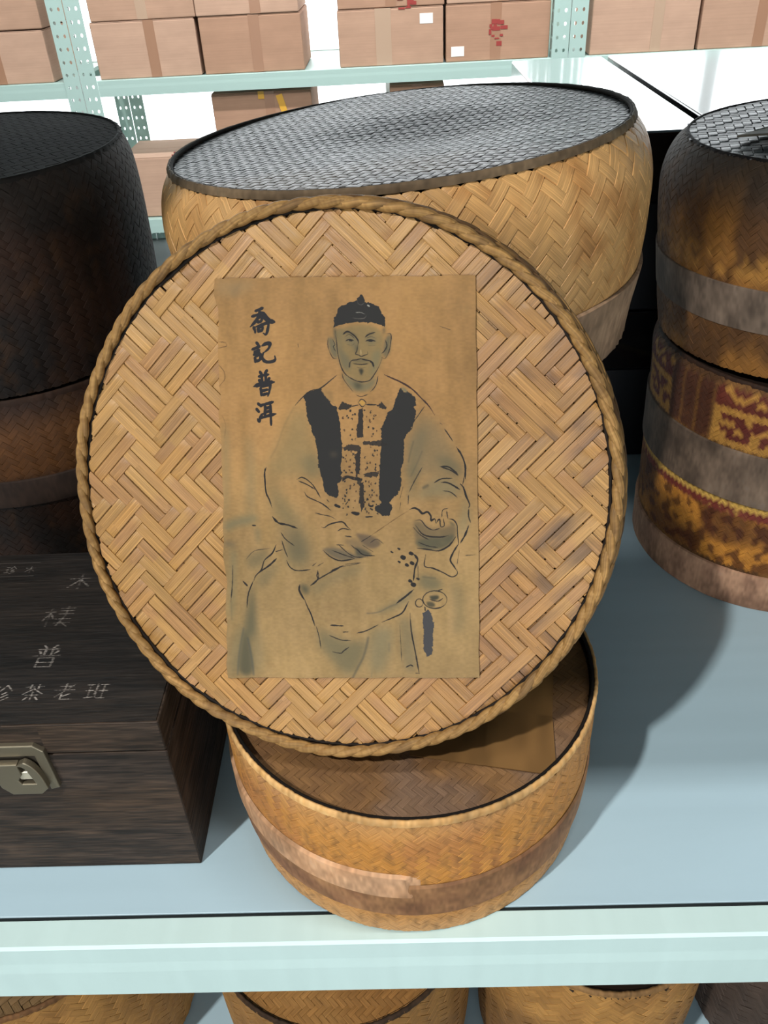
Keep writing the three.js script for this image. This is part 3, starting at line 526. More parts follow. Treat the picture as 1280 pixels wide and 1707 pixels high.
  for (let row = 0; row < 2; row++) for (let k = 0; k < N; k++) {
    const a = (k + row * 0.5) / N * Math.PI * 2, dark = a > 0.9 && a < 2.3;                   // the upper edge mostly takes the darkest strands
    const m = part('braid_strand', leaves[dark && r() < 0.7 ? 3 : Math.floor(r() * 3.95)], strandMat, t);
    const rad = new THREE.Vector3(Math.cos(a), Math.sin(a), 0), tan = new THREE.Vector3(-Math.sin(a), Math.cos(a), 0), z = new THREE.Vector3(0, 0, 1);
    const sl = (row ? -1 : 1) * 0.42 + (r() - 0.5) * 0.16, ax = tan.clone().multiplyScalar(Math.cos(sl)).addScaledVector(z, Math.sin(sl)), bi = new THREE.Vector3().crossVectors(rad, ax).negate();
    m.position.copy(rad).multiplyScalar(row ? 0.1953 : 0.1934).addScaledVector(z, row ? -0.0195 : -0.0095);
    m.quaternion.setFromRotationMatrix(new THREE.Matrix4().makeBasis(ax, rad, new THREE.Vector3().crossVectors(ax, rad)));
  }
  // the paper print
  const pw = 0.181, ph = 0.277, s = new THREE.Shape(), rr = rng(9), pts = [];                // outline in sheet units 0..1, then laid on its four corners
  for (let k = 0; k <= 10; k++) pts.push([k / 10, 1 + (rr() - 0.5) * 0.003]);
  for (let k = 1; k <= 14; k++) pts.push([1 + (rr() - 0.5) * 0.006, 1 - k / 14]);
  for (let k = 1; k <= 10; k++) pts.push([1 - k / 10, (rr() - 0.5) * 0.003]);
  for (let k = 1; k < 28; k++) pts.push([(rr() - 0.4) * 0.018, k / 28]);
  pts.forEach(([x, y], k) => (k ? s.lineTo(x, y) : s.moveTo(x, y)));
  const g = new THREE.ExtrudeGeometry(s, { depth: 0.0007, bevelEnabled: false }), uvs = g.attributes.uv, gp = g.attributes.position, tex = paperPrint(pw, ph);
  const corner = [[-0.0717, -0.1455], [0.1105, -0.1215], [-0.089, 0.1375], [0.0885, 0.145]];
  for (let i = 0; i < gp.count; i++) {
    const u = gp.getX(i), v = gp.getY(i), at = (m) => lerp(lerp(corner[0][m], corner[1][m], u), lerp(corner[2][m], corner[3][m], u), v);
    uvs.setXY(i, u, v); gp.setXYZ(i, at(0), at(1), gp.getZ(i) + 0.0008);
  }
  g.computeVertexNormals();
  part('paper_print', g, std({ color: new THREE.Color(0.8, 0.8, 0.8), map: tex, roughness: 0.62, bumpMap: fibreBump, bumpScale: 0.0001 }), t, 'old brown paper print of a seated man in a robe and round cap');
}

// the print: drawn on a sheet whose drawing units run from 360 to 793 across its top and from 463 to 1133 down
function paperPrint(pw, ph) {
  const CW = 1086, CH = 1662, cv = document.createElement('canvas'); cv.width = CW; cv.height = CH;
  const x = cv.getContext('2d');
  const P = ([px, py]) => { let v = (py - (466 - 0.0139 * (px - 360))) / 668; v -= 0.072 * v * (1 - v); const xl = 360 + 22 * v, xr = 793 + 6 * v; return [(px - xl) / (xr - xl) * CW, v * CH]; };
  const K = CW / 425;
  // paper ground
  const img = x.createImageData(CW, CH);
  for (let j = 0; j < CH; j++) for (let i = 0; i < CW; i++) {
    const u = i / CW, v = j / CH, n = fbm(u * 4, v * 6, 3), f = fbm(u * 30, v * 16, 8), w = noise(u * 90, v * 260, 2);
    const low = step(0.3, 0.8, v), c = [lerp(154, 146, low), lerp(116, 119, low), lerp(70, 78, low)], k = 0.82 + 0.3 * n + 0.14 * (f - 0.5) + 0.07 * (w - 0.5), o = (j * CW + i) * 4;
    img.data[o] = clamp(c[0] * k, 0, 255); img.data[o + 1] = clamp(c[1] * k, 0, 255); img.data[o + 2] = clamp(c[2] * k * (0.97 + 0.06 * f), 0, 255); img.data[o + 3] = 255;
  }
  x.putImageData(img, 0, 0);
  const INK = '#221f1d', rnd = rng(77);
  const path = (pts, close) => { const q = pts.map(P); x.beginPath(); x.moveTo(...q[0]); for (let k = 1; k < q.length - (close ? 0 : 1); k++) { const a = q[k], b = q[(k + 1) % q.length]; x.quadraticCurveTo(a[0], a[1], (a[0] + b[0]) / 2, (a[1] + b[1]) / 2); } if (!close) x.lineTo(...q[q.length - 1]); else x.closePath(); };
  const warm = (col) => { const n = parseInt(col.slice(1), 16), r = n >> 16, gg = (n >> 8) & 255, bb = n & 255; return `rgb(${r},${Math.round(Math.min(gg, r * 0.95))},${Math.round(Math.min(bb, r * 0.72))})`; };   // washes of browned ink
  const wash = (pts, col, alpha, blur = 8) => { col = warm(col); x.save(); x.filter = `blur(${blur}px)`; x.globalAlpha = Math.min(1, alpha * 1.4); x.fillStyle = col; path(pts, true); x.fill(); x.restore(); };
  const softLine = (pts, w, col, alpha, blur = 5) => { x.save(); x.filter = `blur(${blur}px)`; x.globalAlpha = alpha; x.strokeStyle = col; x.lineWidth = w * K; x.lineCap = 'round'; path(pts); x.stroke(); x.restore(); };
  // an inked line: rough, of uneven width, fading at its ends
  const line = (pts, w = 1.3, alpha = 0.85, col = INK) => {
    const q = new THREE.CatmullRomCurve3(pts.map((p) => { const a = P(p); return new THREE.Vector3(a[0], a[1], 0); })), len = q.getLength(), n = Math.max(6, Math.round(len / 2.2)); x.fillStyle = col;
    for (let k = 0; k <= n; k++) { const p = q.getPointAt(k / n), e = Math.min(1, 4 * Math.min(k, n - k) / n + 0.35), r = w * K * 0.68 * e * (0.65 + 0.75 * noise(k * 0.12, pts.length, w * 9)); x.globalAlpha = Math.min(1, alpha * (0.9 + 0.3 * rnd())); x.beginPath(); x.arc(p.x + (rnd() - 0.5) * 0.9, p.y + (rnd() - 0.5) * 0.9, Math.max(0.5, r), 0, 7); x.fill(); }
    x.globalAlpha = 1;
  };
  const rough = (pts, col, alpha = 1) => {                          // a flat black area with a chipped edge
    const q = pts.map(P), o = []; for (let k = 0; k < q.length; k++) { const a = q[k], b = q[(k + 1) % q.length], n = Math.max(2, Math.round(Math.hypot(b[0] - a[0], b[1] - a[1]) / 5)); for (let m = 0; m < n; m++) { const big = rnd() < 0.12 ? 7 : 0; o.push([lerp(a[0], b[0], m / n) + (rnd() - 0.5) * (4 + big), lerp(a[1], b[1], m / n) + (rnd() - 0.5) * (4 + big)]); } }
    x.globalAlpha = alpha; x.fillStyle = col; x.beginPath(); o.forEach((p, k) => (k ? x.lineTo(...p) : x.moveTo(...p))); x.closePath(); x.fill(); x.globalAlpha = 1;
  };
  const frame = (ox, oy, k) => (list) => { const o = []; for (let i = 0; i < list.length; i += 2) o.push([ox + list[i] / k, oy + list[i + 1] / k]); return o; };
  const F = frame(540, 480, 8), A = frame(430, 620, 6.737), B = frame(600, 620, 6.4), C = frame(430, 780, 6.737), D = frame(600, 780, 6.4), E = frame(370, 840, 5.69), G = frame(500, 940, 4.267), T = frame(400, 500, 7.76);
  const Q = '#55564a', Q2 = '#6f6c58', COOL = '#4b4f4c';
  // --- washes of the robe and the chair
  wash(A([400, 500, 560, 340, 620, 600, 700, 900, 760, 1180, 560, 1200, 120, 1190, 120, 1100, 250, 850]), '#776a4b', 0.35, 26);
  wash(C([130, 60, 200, 460, 300, 660, 520, 700, 420, 880, 340, 900, 400, 1120, 620, 1130, 600, 900, 540, 640, 300, 300]), '#605c48', 0.4, 26);
  wash(C([280, 640, 500, 700, 560, 760, 640, 1000, 500, 1100, 380, 1000]), '#525245', 0.4, 24);
  wash(A([520, 1000, 720, 900, 780, 1210, 600, 1210]), '#5f604f', 0.35, 18);
  wash(B([640, 480, 780, 460, 1000, 800, 1110, 1000, 1120, 1150, 700, 1150, 520, 1000, 540, 800]), '#6a6048', 0.4, 24);
  wash(B([560, 760, 640, 640, 760, 620, 690, 900, 620, 1150, 530, 1150]), '#5e5f50', 0.35, 16);
  wash(D([500, 0, 720, 0, 620, 180, 600, 380, 540, 420, 540, 200]), '#5d5d4e', 0.4, 16);
  wash(D([640, 320, 700, 200, 860, 120, 1090, 160, 1080, 330, 840, 330, 620, 370]), '#6c6a56', 0.42, 16);
  wash(B([820, 930, 960, 900, 1100, 1060, 1080, 1140, 900, 1040]), '#55564a', 0.4, 14);
  wash(D([1100, 250, 1180, 420, 1170, 620, 1080, 800, 1050, 600, 1120, 420]), '#77745f', 0.35, 14);
  wash(E([320, 740, 280, 900, 255, 1060, 235, 1200, 190, 1400, 170, 1640, 325, 1640, 310, 1450, 270, 1290, 350, 1250, 350, 1050, 330, 880]), '#54564f', 0.62, 14);
  wash(E([235, 1200, 190, 1400, 175, 1640, 320, 1640, 300, 1450, 262, 1290]), '#4d5052', 0.6, 8);
  wash(E([350, 700, 520, 580, 600, 560, 480, 760, 380, 820]), '#585a4f', 0.35, 16);
  wash(E([270, 1050, 420, 1300, 400, 1640, 330, 1640, 300, 1400]), '#5f5d4a', 0.4, 22);
  wash(E([90, 1640, 100, 1350, 200, 1150, 230, 1200, 170, 1450, 160, 1640]), '#656148', 0.45, 18);
  wash(E([30, 200, 200, 130, 400, 110, 330, 200, 130, 230, 50, 300]), '#6b6952', 0.55, 12);
  wash(E([25, 370, 70, 380, 150, 400, 130, 430, 40, 415]), '#5b5240', 0.6, 10);
  wash(E([95, 440, 160, 440, 140, 700, 130, 1100, 90, 1120, 95, 800]), '#6b6b58', 0.45, 12);
  wash(E([260, 520, 330, 460, 500, 430, 420, 600, 260, 640]), '#5c5641', 0.4, 14);
  wash(E([340, 210, 390, 240, 385, 390, 360, 390]), '#6b664c', 0.5, 10);
  wash([[374, 712], [385, 700], [384, 860], [373, 865]], '#7d7050', 0.4, 14); wash([[416, 720], [428, 745], [430, 860], [415, 870]], '#7a7156', 0.35, 18);
  wash(E([780, 770, 880, 780, 850, 880, 800, 840]), '#4e504a', 0.75, 9);
  wash(G([110, 170, 300, 60, 460, 10, 500, 60, 250, 130, 130, 250]), '#635e48', 0.35, 18);
  wash(G([560, 340, 700, 280, 820, 180, 840, 210, 760, 300, 600, 360]), '#5e5c4a', 0.4, 12);
  wash(G([160, 460, 330, 540, 470, 560, 520, 510, 500, 640, 420, 800, 330, 780, 230, 640, 180, 600]), '#5a5b4f', 0.5, 18);
  wash(G([540, 470, 700, 420, 690, 540, 640, 760, 560, 800, 520, 720]), '#6a6a5a', 0.45, 18);
  wash(G([740, 380, 810, 350, 850, 600, 850, 780, 760, 760]), '#625c46', 0.4, 14);
  wash(G([880, 80, 1000, 100, 1040, 160, 960, 200, 860, 160]), '#5a5846', 0.5, 12);
  wash(G([1090, 120, 1150, 120, 1170, 480, 1110, 500, 1130, 330]), '#5e5843', 0.4, 18);
  // --- head
  wash(F([200, 600, 240, 900, 300, 1140, 450, 1275, 560, 1305, 670, 1270, 760, 1150, 830, 950, 860, 580, 550, 490]), '#6d6343', 0.42, 8);
  wash(F([230, 820, 330, 900, 420, 1010, 390, 1160, 300, 1120, 250, 960]), '#5d5b4a', 0.5, 8);
  wash(F([700, 900, 830, 820, 800, 1020, 730, 1180, 660, 1240, 690, 1090]), '#6a654e', 0.42, 8);
  wash(F([330, 690, 400, 650, 490, 690, 520, 780, 480, 900, 430, 800, 340, 760]), '#5f5946', 0.42, 7);
  wash(F([600, 700, 680, 660, 760, 690, 740, 790, 640, 790]), '#645d48', 0.4, 7);
  wash(F([110, 700, 190, 680, 240, 900, 230, 1000, 160, 960, 115, 820]), '#5d5943', 0.62, 6);
  wash(F([945, 640, 880, 650, 840, 880, 860, 980, 920, 900, 945, 760]), '#56564a', 0.62, 6);
  wash(F([300, 1180, 450, 1290, 600, 1330, 720, 1240, 760, 1220, 720, 1360, 600, 1440, 440, 1430, 330, 1300]), '#66634f', 0.6, 8);
  wash(F([440, 1290, 560, 1310, 560, 1380, 480, 1420]), '#3f3e36', 0.55, 8);
  wash(F([190, 560, 225, 570, 225, 760, 190, 700]), '#4d4b41', 0.6, 5); wash(F([845, 540, 875, 560, 860, 640, 840, 640]), '#4d4b41', 0.6, 5);
  wash(F([225, 600, 300, 560, 320, 640, 290, 760, 300, 860, 250, 900, 225, 760]), '#5d5b4a', 0.3, 9); wash(F([480, 790, 520, 800, 500, 900, 470, 930]), '#4a4636', 0.5, 5); wash(F([430, 1000, 560, 975, 680, 1000, 660, 1040, 440, 1045]), '#4a4636', 0.35, 5); wash(F([300, 640, 370, 600, 480, 650, 500, 690, 400, 640]), '#3f3b2e', 0.5, 4); wash(F([620, 670, 680, 625, 745, 615, 700, 650]), '#3f3b2e', 0.5, 4);
  rough(F([189, 560, 200, 420, 240, 360, 245, 300, 300, 255, 360, 245, 410, 205, 480, 200, 505, 195, 505, 160, 560, 100, 605, 165, 600, 205, 650, 205, 720, 235, 790, 270, 810, 310, 830, 370, 865, 410, 870, 560, 850, 535, 780, 505, 700, 485, 550, 482, 400, 490, 290, 515, 205, 562]), '#232221');
  line(F([480, 350, 560, 352, 610, 375]), 1, 0.6, '#8d8a80'); line(F([440, 425, 520, 435, 600, 425, 630, 380]), 0.9, 0.4, '#6e655c'); line(F([640, 250, 668, 265]), 1.6, 0.6, '#9a968a'); line(F([505, 175, 520, 230, 560, 245, 600, 215]), 0.8, 0.5, '#5d5a55');
  line(F([205, 600, 225, 760, 240, 920, 290, 1120, 340, 1200, 450, 1275, 560, 1300, 660, 1275, 725, 1190, 790, 1070, 830, 960]), 1.2, 0.7);
  line(F([115, 700, 105, 800, 140, 920, 180, 985, 235, 990]), 0.9, 0.5); line(F([170, 720, 200, 800, 180, 820, 215, 900]), 0.9, 0.55); line(F([870, 640, 940, 640, 940, 760, 915, 880, 860, 975, 820, 960]), 1, 0.6); line(F([870, 720, 890, 800, 850, 880, 820, 905]), 1.3, 0.65);
  line(F([310, 655, 370, 612, 440, 650, 490, 700, 515, 750, 508, 800]), 1.7, 0.75); line(F([605, 690, 650, 650, 700, 630, 742, 618]), 1.7, 0.75); line(F([315, 650, 365, 615, 390, 625]), 1.6, 0.6);
  line(F([330, 690, 395, 655, 450, 690, 470, 715]), 0.8, 0.5); line(F([345, 742, 400, 722, 455, 738]), 1.4, 0.75); line(F([395, 735, 430, 738]), 1.7, 0.8); line(F([612, 742, 670, 722, 745, 742]), 1.5, 0.75); line(F([650, 738, 700, 738]), 1.8, 0.8); line(F([620, 700, 690, 680, 750, 705]), 0.8, 0.5); line(F([640, 795, 700, 805, 745, 790]), 0.7, 0.3); line(F([360, 790, 430, 800, 470, 770]), 0.7, 0.3);
  line(F([505, 800, 495, 870, 478, 920, 520, 935, 548, 952, 590, 938, 640, 912, 630, 885]), 1, 0.65); line(F([545, 860, 548, 930]), 1.6, 0.5, '#9a835a');
  line(F([398, 1060, 420, 1015, 490, 1000, 545, 985, 610, 1000, 670, 1012, 705, 1050, 720, 1110]), 1.5, 0.7); line(F([400, 1030, 390, 1110]), 1.4, 0.5); line(F([665, 1010, 700, 1040, 715, 1090]), 2, 0.55); line(F([440, 1052, 540, 1062, 645, 1050]), 1.2, 0.75); line(F([490, 1100, 550, 1112, 610, 1100]), 0.8, 0.35);
  wash(F([515, 1130, 550, 1115, 585, 1135, 560, 1200, 545, 1215]), '#33302a', 0.8, 3);
  line(F([290, 1180, 310, 1260, 370, 1350, 440, 1440]), 1, 0.6); line(F([770, 1215, 745, 1330, 700, 1400, 660, 1440]), 1.1, 0.7);
  // --- waistcoat
  rough(A([550, 312, 600, 262, 690, 240, 750, 228, 775, 270, 795, 310, 835, 355, 870, 415, 920, 432, 940, 500, 950, 560, 968, 640, 975, 760, 990, 850, 985, 920, 990, 1000, 975, 1080, 985, 1213, 975, 1260, 940, 1290, 950, 1350, 955, 1420, 930, 1440, 860, 1420, 800, 1375, 785, 1300, 765, 1220, 750, 1180, 730, 1080, 720, 1000, 715, 900, 695, 850, 690, 780, 655, 720, 640, 640, 615, 590, 600, 540, 590, 450, 578, 360]), '#252423');
  rough(B([470, 195, 500, 240, 560, 245, 620, 300, 630, 380, 600, 400, 630, 450, 605, 560, 575, 640, 525, 700, 500, 760, 500, 850, 490, 1000, 465, 1080, 470, 1180, 465, 1260, 435, 1350, 400, 1360, 350, 1430, 385, 1480, 350, 1560, 275, 1565, 260, 1540, 200, 1510, 200, 1460, 255, 1445, 270, 1420, 240, 1390, 240, 1200, 245, 1080, 250, 950, 260, 830, 262, 640, 300, 560, 330, 470, 385, 430, 410, 330, 440, 260]), '#252423');
  wash(B([470, 195, 500, 240, 550, 250, 520, 200]), '#6c664f', 0.7, 3);
  rough([[570, 688], [576, 676], [592, 685], [588, 689], [572, 690]], INK, 0.9); rough([[633, 682], [642, 677], [650, 684], [649, 689], [640, 686]], INK, 0.9); line([[592, 685], [604, 682]], 1.2); line([[616, 681], [634, 681]], 1.4);
  rough([[604, 690], [611, 687], [611, 736], [600, 737]], INK, 0.92); rough([[598, 763], [607, 757], [606, 796], [600, 797]], INK, 0.92); rough([[606, 812], [612, 808], [614, 848], [609, 857], [606, 840]], INK, 0.92); rough([[602, 800], [610, 803], [608, 815], [602, 812]], INK, 0.8);
  rough([[578, 752], [588, 747], [604, 748], [608, 754], [604, 760], [594, 757], [580, 757]], INK, 0.85); rough([[611, 742], [624, 743], [640, 741], [652, 748], [638, 752], [622, 748], [611, 748]], INK, 0.85);
  line([[578, 806], [584, 800], [598, 803], [610, 805]], 3, 0.85); rough([[612, 796], [624, 793], [637, 792], [637, 800], [622, 802], [613, 800]], INK, 0.85);
  wash([[604, 677], [609, 673], [616, 678], [610, 684]], '#a8813f', 0.9, 2); line([[603, 678], [609, 672], [616, 678], [610, 685], [603, 678]], 0.9, 0.75); line(A([1140, 300, 1195, 322, 1275, 290]), 0.9, 0.7); line(B([0, 290, 50, 305, 130, 280]), 0.9, 0.7);
  for (let k = 0; k < 120; k++) { const left = k % 2, cx = left ? lerp(578, 602, rnd()) : lerp(613, 636, rnd()), cy = lerp(690, 862, rnd()); const a = rnd() * 6.3, r = 1 + 1.6 * rnd(); line([[cx, cy], [cx + r * Math.cos(a), cy + r * Math.sin(a)], [cx + r * Math.cos(a + 1), cy + 1.7 * r * Math.sin(a + 1)]], 0.9 + 0.7 * rnd(), 0.6, k % 3 ? INK : '#4a3524'); }
  line(A([755, 225, 790, 300, 850, 360, 920, 425]), 1, 0.5, '#7b6340'); wash(A([770, 230, 860, 250, 900, 330, 880, 400, 800, 310]), '#6b5636', 0.25, 6);
  line(C([910, 440, 970, 465]), 4, 0.85); line(C([1095, 525, 1175, 545]), 3, 0.85); line(D([0, 520, 30, 512]), 3.2, 0.85); line(D([100, 548, 180, 545]), 1.6, 0.7); line(C([820, 380, 850, 410]), 1, 0.6); line(C([1030, 440, 1060, 400]), 1.2, 0.6); line(D([130, 420, 160, 440, 185, 425]), 2, 0.7); line(D([150, 460, 175, 475]), 2, 0.7);
  // --- outlines of the robe
  line(A([930, 80, 860, 140, 730, 230, 640, 245, 550, 310, 500, 360, 460, 405]), 1.2, 0.8); softLine(A([450, 420, 400, 500, 320, 660, 260, 850, 180, 980]), 1.6, '#5a4f38', 0.35, 3); line(A([130, 1080, 108, 1160, 110, 1213]), 1.4, 0.7);
  line(B([300, 60, 390, 100, 480, 140, 590, 210, 680, 300, 760, 385, 820, 480]), 1.7, 0.85, '#35241f'); line(B([870, 560, 900, 580]), 0.8, 0.4); line(B([920, 625, 970, 700, 1005, 755]), 1.4, 0.75); line(B([1040, 810, 1100, 910, 1130, 1010, 1132, 1150]), 1.8, 0.8);
  line(B([715, 390, 650, 490, 600, 570, 580, 650]), 1.1, 0.7); softLine(B([600, 770, 570, 870, 545, 1000]), 1.7, '#4d4738', 0.6, 2); softLine(B([690, 870, 640, 1000, 570, 1150]), 1.6, '#4d4738', 0.5, 2); line(B([870, 1030, 960, 1030, 1060, 1110]), 1.7, 0.75);
  line(C([112, 20, 115, 130, 130, 290, 170, 380, 200, 465]), 1.6, 0.8); line(C([200, 560, 270, 630, 380, 655, 490, 695]), 2.2, 0.85); line(C([300, 740, 350, 810, 455, 890]), 1.3, 0.75); line(C([310, 830, 350, 950, 380, 1015]), 1.4, 0.75); line(C([365, 1050, 400, 1120, 460, 1160, 540, 1165, 640, 1153]), 1.2, 0.8); line(C([660, 1115, 710, 1075]), 1, 0.65); line(C([720, 1115, 790, 1075]), 1, 0.65);
  line(C([480, 150, 540, 128, 640, 190, 700, 270, 752, 362]), 1.3, 0.8); line(C([500, 165, 600, 210, 690, 265]), 1.4, 0.75); line(C([565, 288, 600, 340, 700, 390, 770, 425, 870, 502]), 1.2, 0.8); line(C([690, 525, 780, 548, 860, 565, 930, 605]), 1.1, 0.75);
  line(C([760, 680, 790, 690, 850, 655, 1000, 630, 1050, 680, 1095, 722]), 1.4, 0.8); line(C([945, 728, 1000, 702, 1085, 718]), 1.4, 0.75); line(C([1020, 782, 1105, 795]), 1.3, 0.6);
  line(D([1130, 0, 1120, 110, 1105, 185]), 1.1, 0.75); line(D([1080, 180, 1110, 215, 1140, 310, 1175, 400, 1165, 430]), 1.9, 0.85); line(D([1165, 440, 1165, 520, 1185, 590]), 1.5, 0.75); line(D([1165, 620, 1130, 720, 1080, 812]), 1.9, 0.8);
  line(D([880, 10, 980, 40, 1060, 95]), 1.5, 0.8); line(D([810, 185, 880, 140, 1000, 125]), 1.5, 0.8); line(D([880, 175, 950, 175, 1075, 240]), 1.7, 0.85); line(D([900, 262, 980, 275, 1050, 328]), 1.2, 0.65); softLine(D([700, 245, 745, 215]), 4, '#3d3b30', 0.6, 3); line(D([690, 20, 600, 190, 550, 300]), 1.4, 0.55); line(D([545, 330, 540, 430]), 1.1, 0.65); line(D([490, 235, 455, 370]), 0.9, 0.6); line(D([465, 400, 455, 482]), 0.9, 0.6);
  // --- hands, the scroll and its cord
  wash(C([770, 930, 870, 900, 1000, 930, 1150, 1000, 1280, 1000, 1130, 1040, 980, 1060, 860, 1000]), '#5b5148', 0.6, 6);
  wash(C([1000, 830, 1150, 800, 1280, 900, 1290, 980, 1150, 960]), '#665740', 0.4, 8);
  line(C([780, 940, 870, 1015, 970, 1055, 1135, 1035]), 1.6, 0.75); line(C([880, 940, 1000, 985, 1135, 1030]), 1.2, 0.65); line(C([950, 875, 1080, 985, 1150, 1015, 1285, 1012]), 1.2, 0.7); line(C([1090, 880, 1190, 955, 1290, 975]), 1.2, 0.65); line(C([930, 880, 1020, 885]), 1.2, 0.55);
  wash(D([0, 860, 80, 880, 200, 950, 60, 960, 0, 950]), '#4c4640', 0.75, 5); wash(D([0, 720, 170, 730, 290, 830, 180, 890, 70, 830]), '#584a3a', 0.6, 5);
  line(D([0, 868, 80, 940, 205, 952]), 1.5, 0.8); line(D([60, 805, 165, 740]), 1.1, 0.7); line(D([70, 840, 190, 915]), 1, 0.6); line(D([150, 820, 220, 780, 295, 830]), 1, 0.55);
  line(D([165, 740, 340, 620, 470, 535, 560, 480]), 0.9, 0.7, '#5a4126'); line(D([555, 480, 600, 462, 650, 482, 690, 520, 740, 500, 775, 540, 780, 590, 815, 570, 830, 615]), 2, 0.8); line(D([830, 615, 865, 570, 880, 650, 912, 640, 905, 560]), 1.3, 0.8);
  line(D([890, 545, 900, 470, 955, 447]), 1.1, 0.8); line(D([940, 480, 952, 560]), 1.2, 0.75); line(D([955, 560, 1010, 570, 1045, 620, 1050, 690, 1062, 830]), 1.3, 0.8);
  wash(D([600, 600, 680, 590, 760, 680, 900, 670, 1040, 600, 1040, 760, 900, 880, 700, 880, 620, 800]), '#594e3a', 0.5, 7); wash(D([620, 800, 780, 760, 900, 770, 1040, 700, 980, 840, 860, 900, 650, 880]), '#4f4d44', 0.6, 6); wash(D([960, 580, 1040, 620, 1000, 640]), '#4b4a44', 0.6, 4);
  line(D([612, 592, 670, 588, 730, 655, 800, 690, 880, 662]), 1.1, 0.75); line(D([620, 640, 700, 735, 860, 762, 960, 740]), 1.5, 0.75); line(D([595, 660, 680, 745, 760, 790]), 1.1, 0.65); line(D([655, 815, 740, 850, 850, 870]), 1.3, 0.7); line(D([638, 875, 760, 890, 860, 902, 960, 850, 1035, 745]), 1.5, 0.8);
  line(D([1055, 830, 1000, 930, 978, 1000, 1015, 1060, 1045, 1110]), 1.7, 0.85); line(D([1045, 1090, 1048, 1140, 1000, 1168, 900, 1122, 800, 1080, 720, 1060, 728, 940]), 1.4, 0.8); line(D([1070, 880, 1045, 1050]), 0.9, 0.5); line(D([1130, 940, 1240, 925]), 1.1, 0.4);
  for (const [a, b, r] of [[580, 930, 4], [495, 970, 4.5], [455, 1015, 2.5], [590, 1030, 4], [450, 880, 2.5], [540, 1050, 3], [380, 915, 1.6], [605, 1250, 4.5], [575, 1215, 3], [650, 1190, 2.4]]) line(D([a - 12, b - 6, a, b, a + 12, b + 5]), r, 0.75);
  line(D([600, 930, 645, 990, 620, 1080, 605, 1210]), 2.2, 0.75); line(D([650, 1050, 655, 1190]), 1, 0.6); softLine(D([700, 1170, 830, 1185]), 2, '#4d4a3a', 0.6, 2);
  // --- legs and hem
  line(C([15, 1212, 75, 1150, 110, 1050, 200, 970, 245, 875]), 1.5, 0.75); line(C([80, 1165, 180, 1095, 250, 1030]), 1.8, 0.75); line(C([235, 955, 320, 930]), 1.2, 0.65); line(E([325, 745, 350, 690, 420, 635, 500, 590]), 1.6, 0.8); line(E([320, 745, 270, 880, 258, 1000]), 1.6, 0.7);
  softLine(E([225, 1200, 180, 1400, 165, 1640]), 2, '#3f423f', 0.6, 3); softLine(E([265, 1290, 305, 1450, 325, 1640]), 2.4, '#3f423f', 0.7, 3); line(E([115, 600, 112, 780, 95, 950]), 1.3, 0.5); softLine(E([100, 950, 105, 1120]), 2, '#55523f', 0.4, 3); line(E([215, 750, 265, 795]), 2, 0.5); line(E([250, 540, 330, 460, 490, 432]), 1, 0.5); line(E([310, 215, 350, 215]), 1.6, 0.6);
  line(E([950, 640, 960, 690, 940, 740, 885, 785]), 1.5, 0.7); line(C([870, 1168, 960, 1130, 1015, 1108]), 1.5, 0.7); line(C([1030, 1095, 1120, 1085, 1205, 1078]), 1.1, 0.5);
  line(G([30, 155, 25, 190, 60, 260]), 2, 0.8); line(G([60, 250, 85, 310, 110, 360, 140, 445]), 1.5, 0.85); line(G([150, 450, 170, 520, 185, 605]), 1.3, 0.6); line(G([105, 160, 150, 125, 235, 75, 330, 28]), 1.6, 0.7); line(G([160, 60, 155, 100, 175, 110]), 1.5, 0.7); line(G([330, 28, 460, 4]), 1, 0.6);
  softLine(G([510, 352, 590, 350, 660, 305, 720, 285]), 1.8, '#49453a', 0.6, 2); line(G([715, 280, 780, 230, 835, 182]), 2, 0.8); line(G([440, 490, 500, 475, 590, 430]), 1.5, 0.7); line(G([615, 412, 700, 375, 755, 345, 800, 265]), 1.5, 0.8); line(G([340, 485, 385, 482]), 1.1, 0.7); line(G([250, 438, 345, 442]), 1.7, 0.8); line(G([245, 510, 330, 540, 400, 542]), 1.3, 0.75); line(G([265, 625, 330, 635, 345, 620, 385, 590]), 1.5, 0.6);
  softLine(G([520, 520, 500, 640, 440, 750, 410, 815]), 2.6, '#3f3e36', 0.7, 3); line(G([740, 430, 752, 690]), 1, 0.45); line(G([810, 345, 820, 480, 845, 620, 872, 780]), 1.5, 0.8); line(G([845, 775, 878, 778]), 1, 0.6); line(G([780, 735, 815, 718, 830, 728]), 1.8, 0.7); softLine(G([665, 560, 665, 620]), 2, '#5a5648', 0.5, 3); softLine(G([545, 770, 540, 810]), 1.4, '#5a5648', 0.5, 2);
  // tassel
  const c1 = []; for (let k = 0; k <= 20; k++) c1.push(978 + 82 * Math.cos(k * 0.33), 252 + 60 * Math.sin(k * 0.33)); line(G(c1), 1.3, 0.75); const c2 = []; for (let k = 0; k <= 16; k++) c2.push(872 + 26 * Math.cos(k * 0.42), 276 + 28 * Math.sin(k * 0.42)); line(G(c2), 1.1, 0.75);
  wash(G([940, 230, 1000, 215, 1010, 245, 960, 265]), '#3a3934', 0.7, 3); wash(G([920, 270, 960, 260, 990, 300, 930, 305]), '#3a3934', 0.6, 3); line(G([940, 250, 1000, 262, 1035, 240]), 1.2, 0.6); line(G([1000, 190, 1030, 180]), 1.1, 0.6);
  rough(G([895, 345, 930, 320, 955, 345, 965, 400, 975, 430, 965, 500, 968, 560, 960, 640, 925, 655, 905, 610, 900, 560, 905, 470, 898, 420]), '#33343a', 0.92); line(G([910, 300, 915, 330]), 1.4, 0.7);
  // --- the column of characters
  const brush = (list, w) => list.forEach((s) => line(T(s), w, 0.95, '#201f22'));
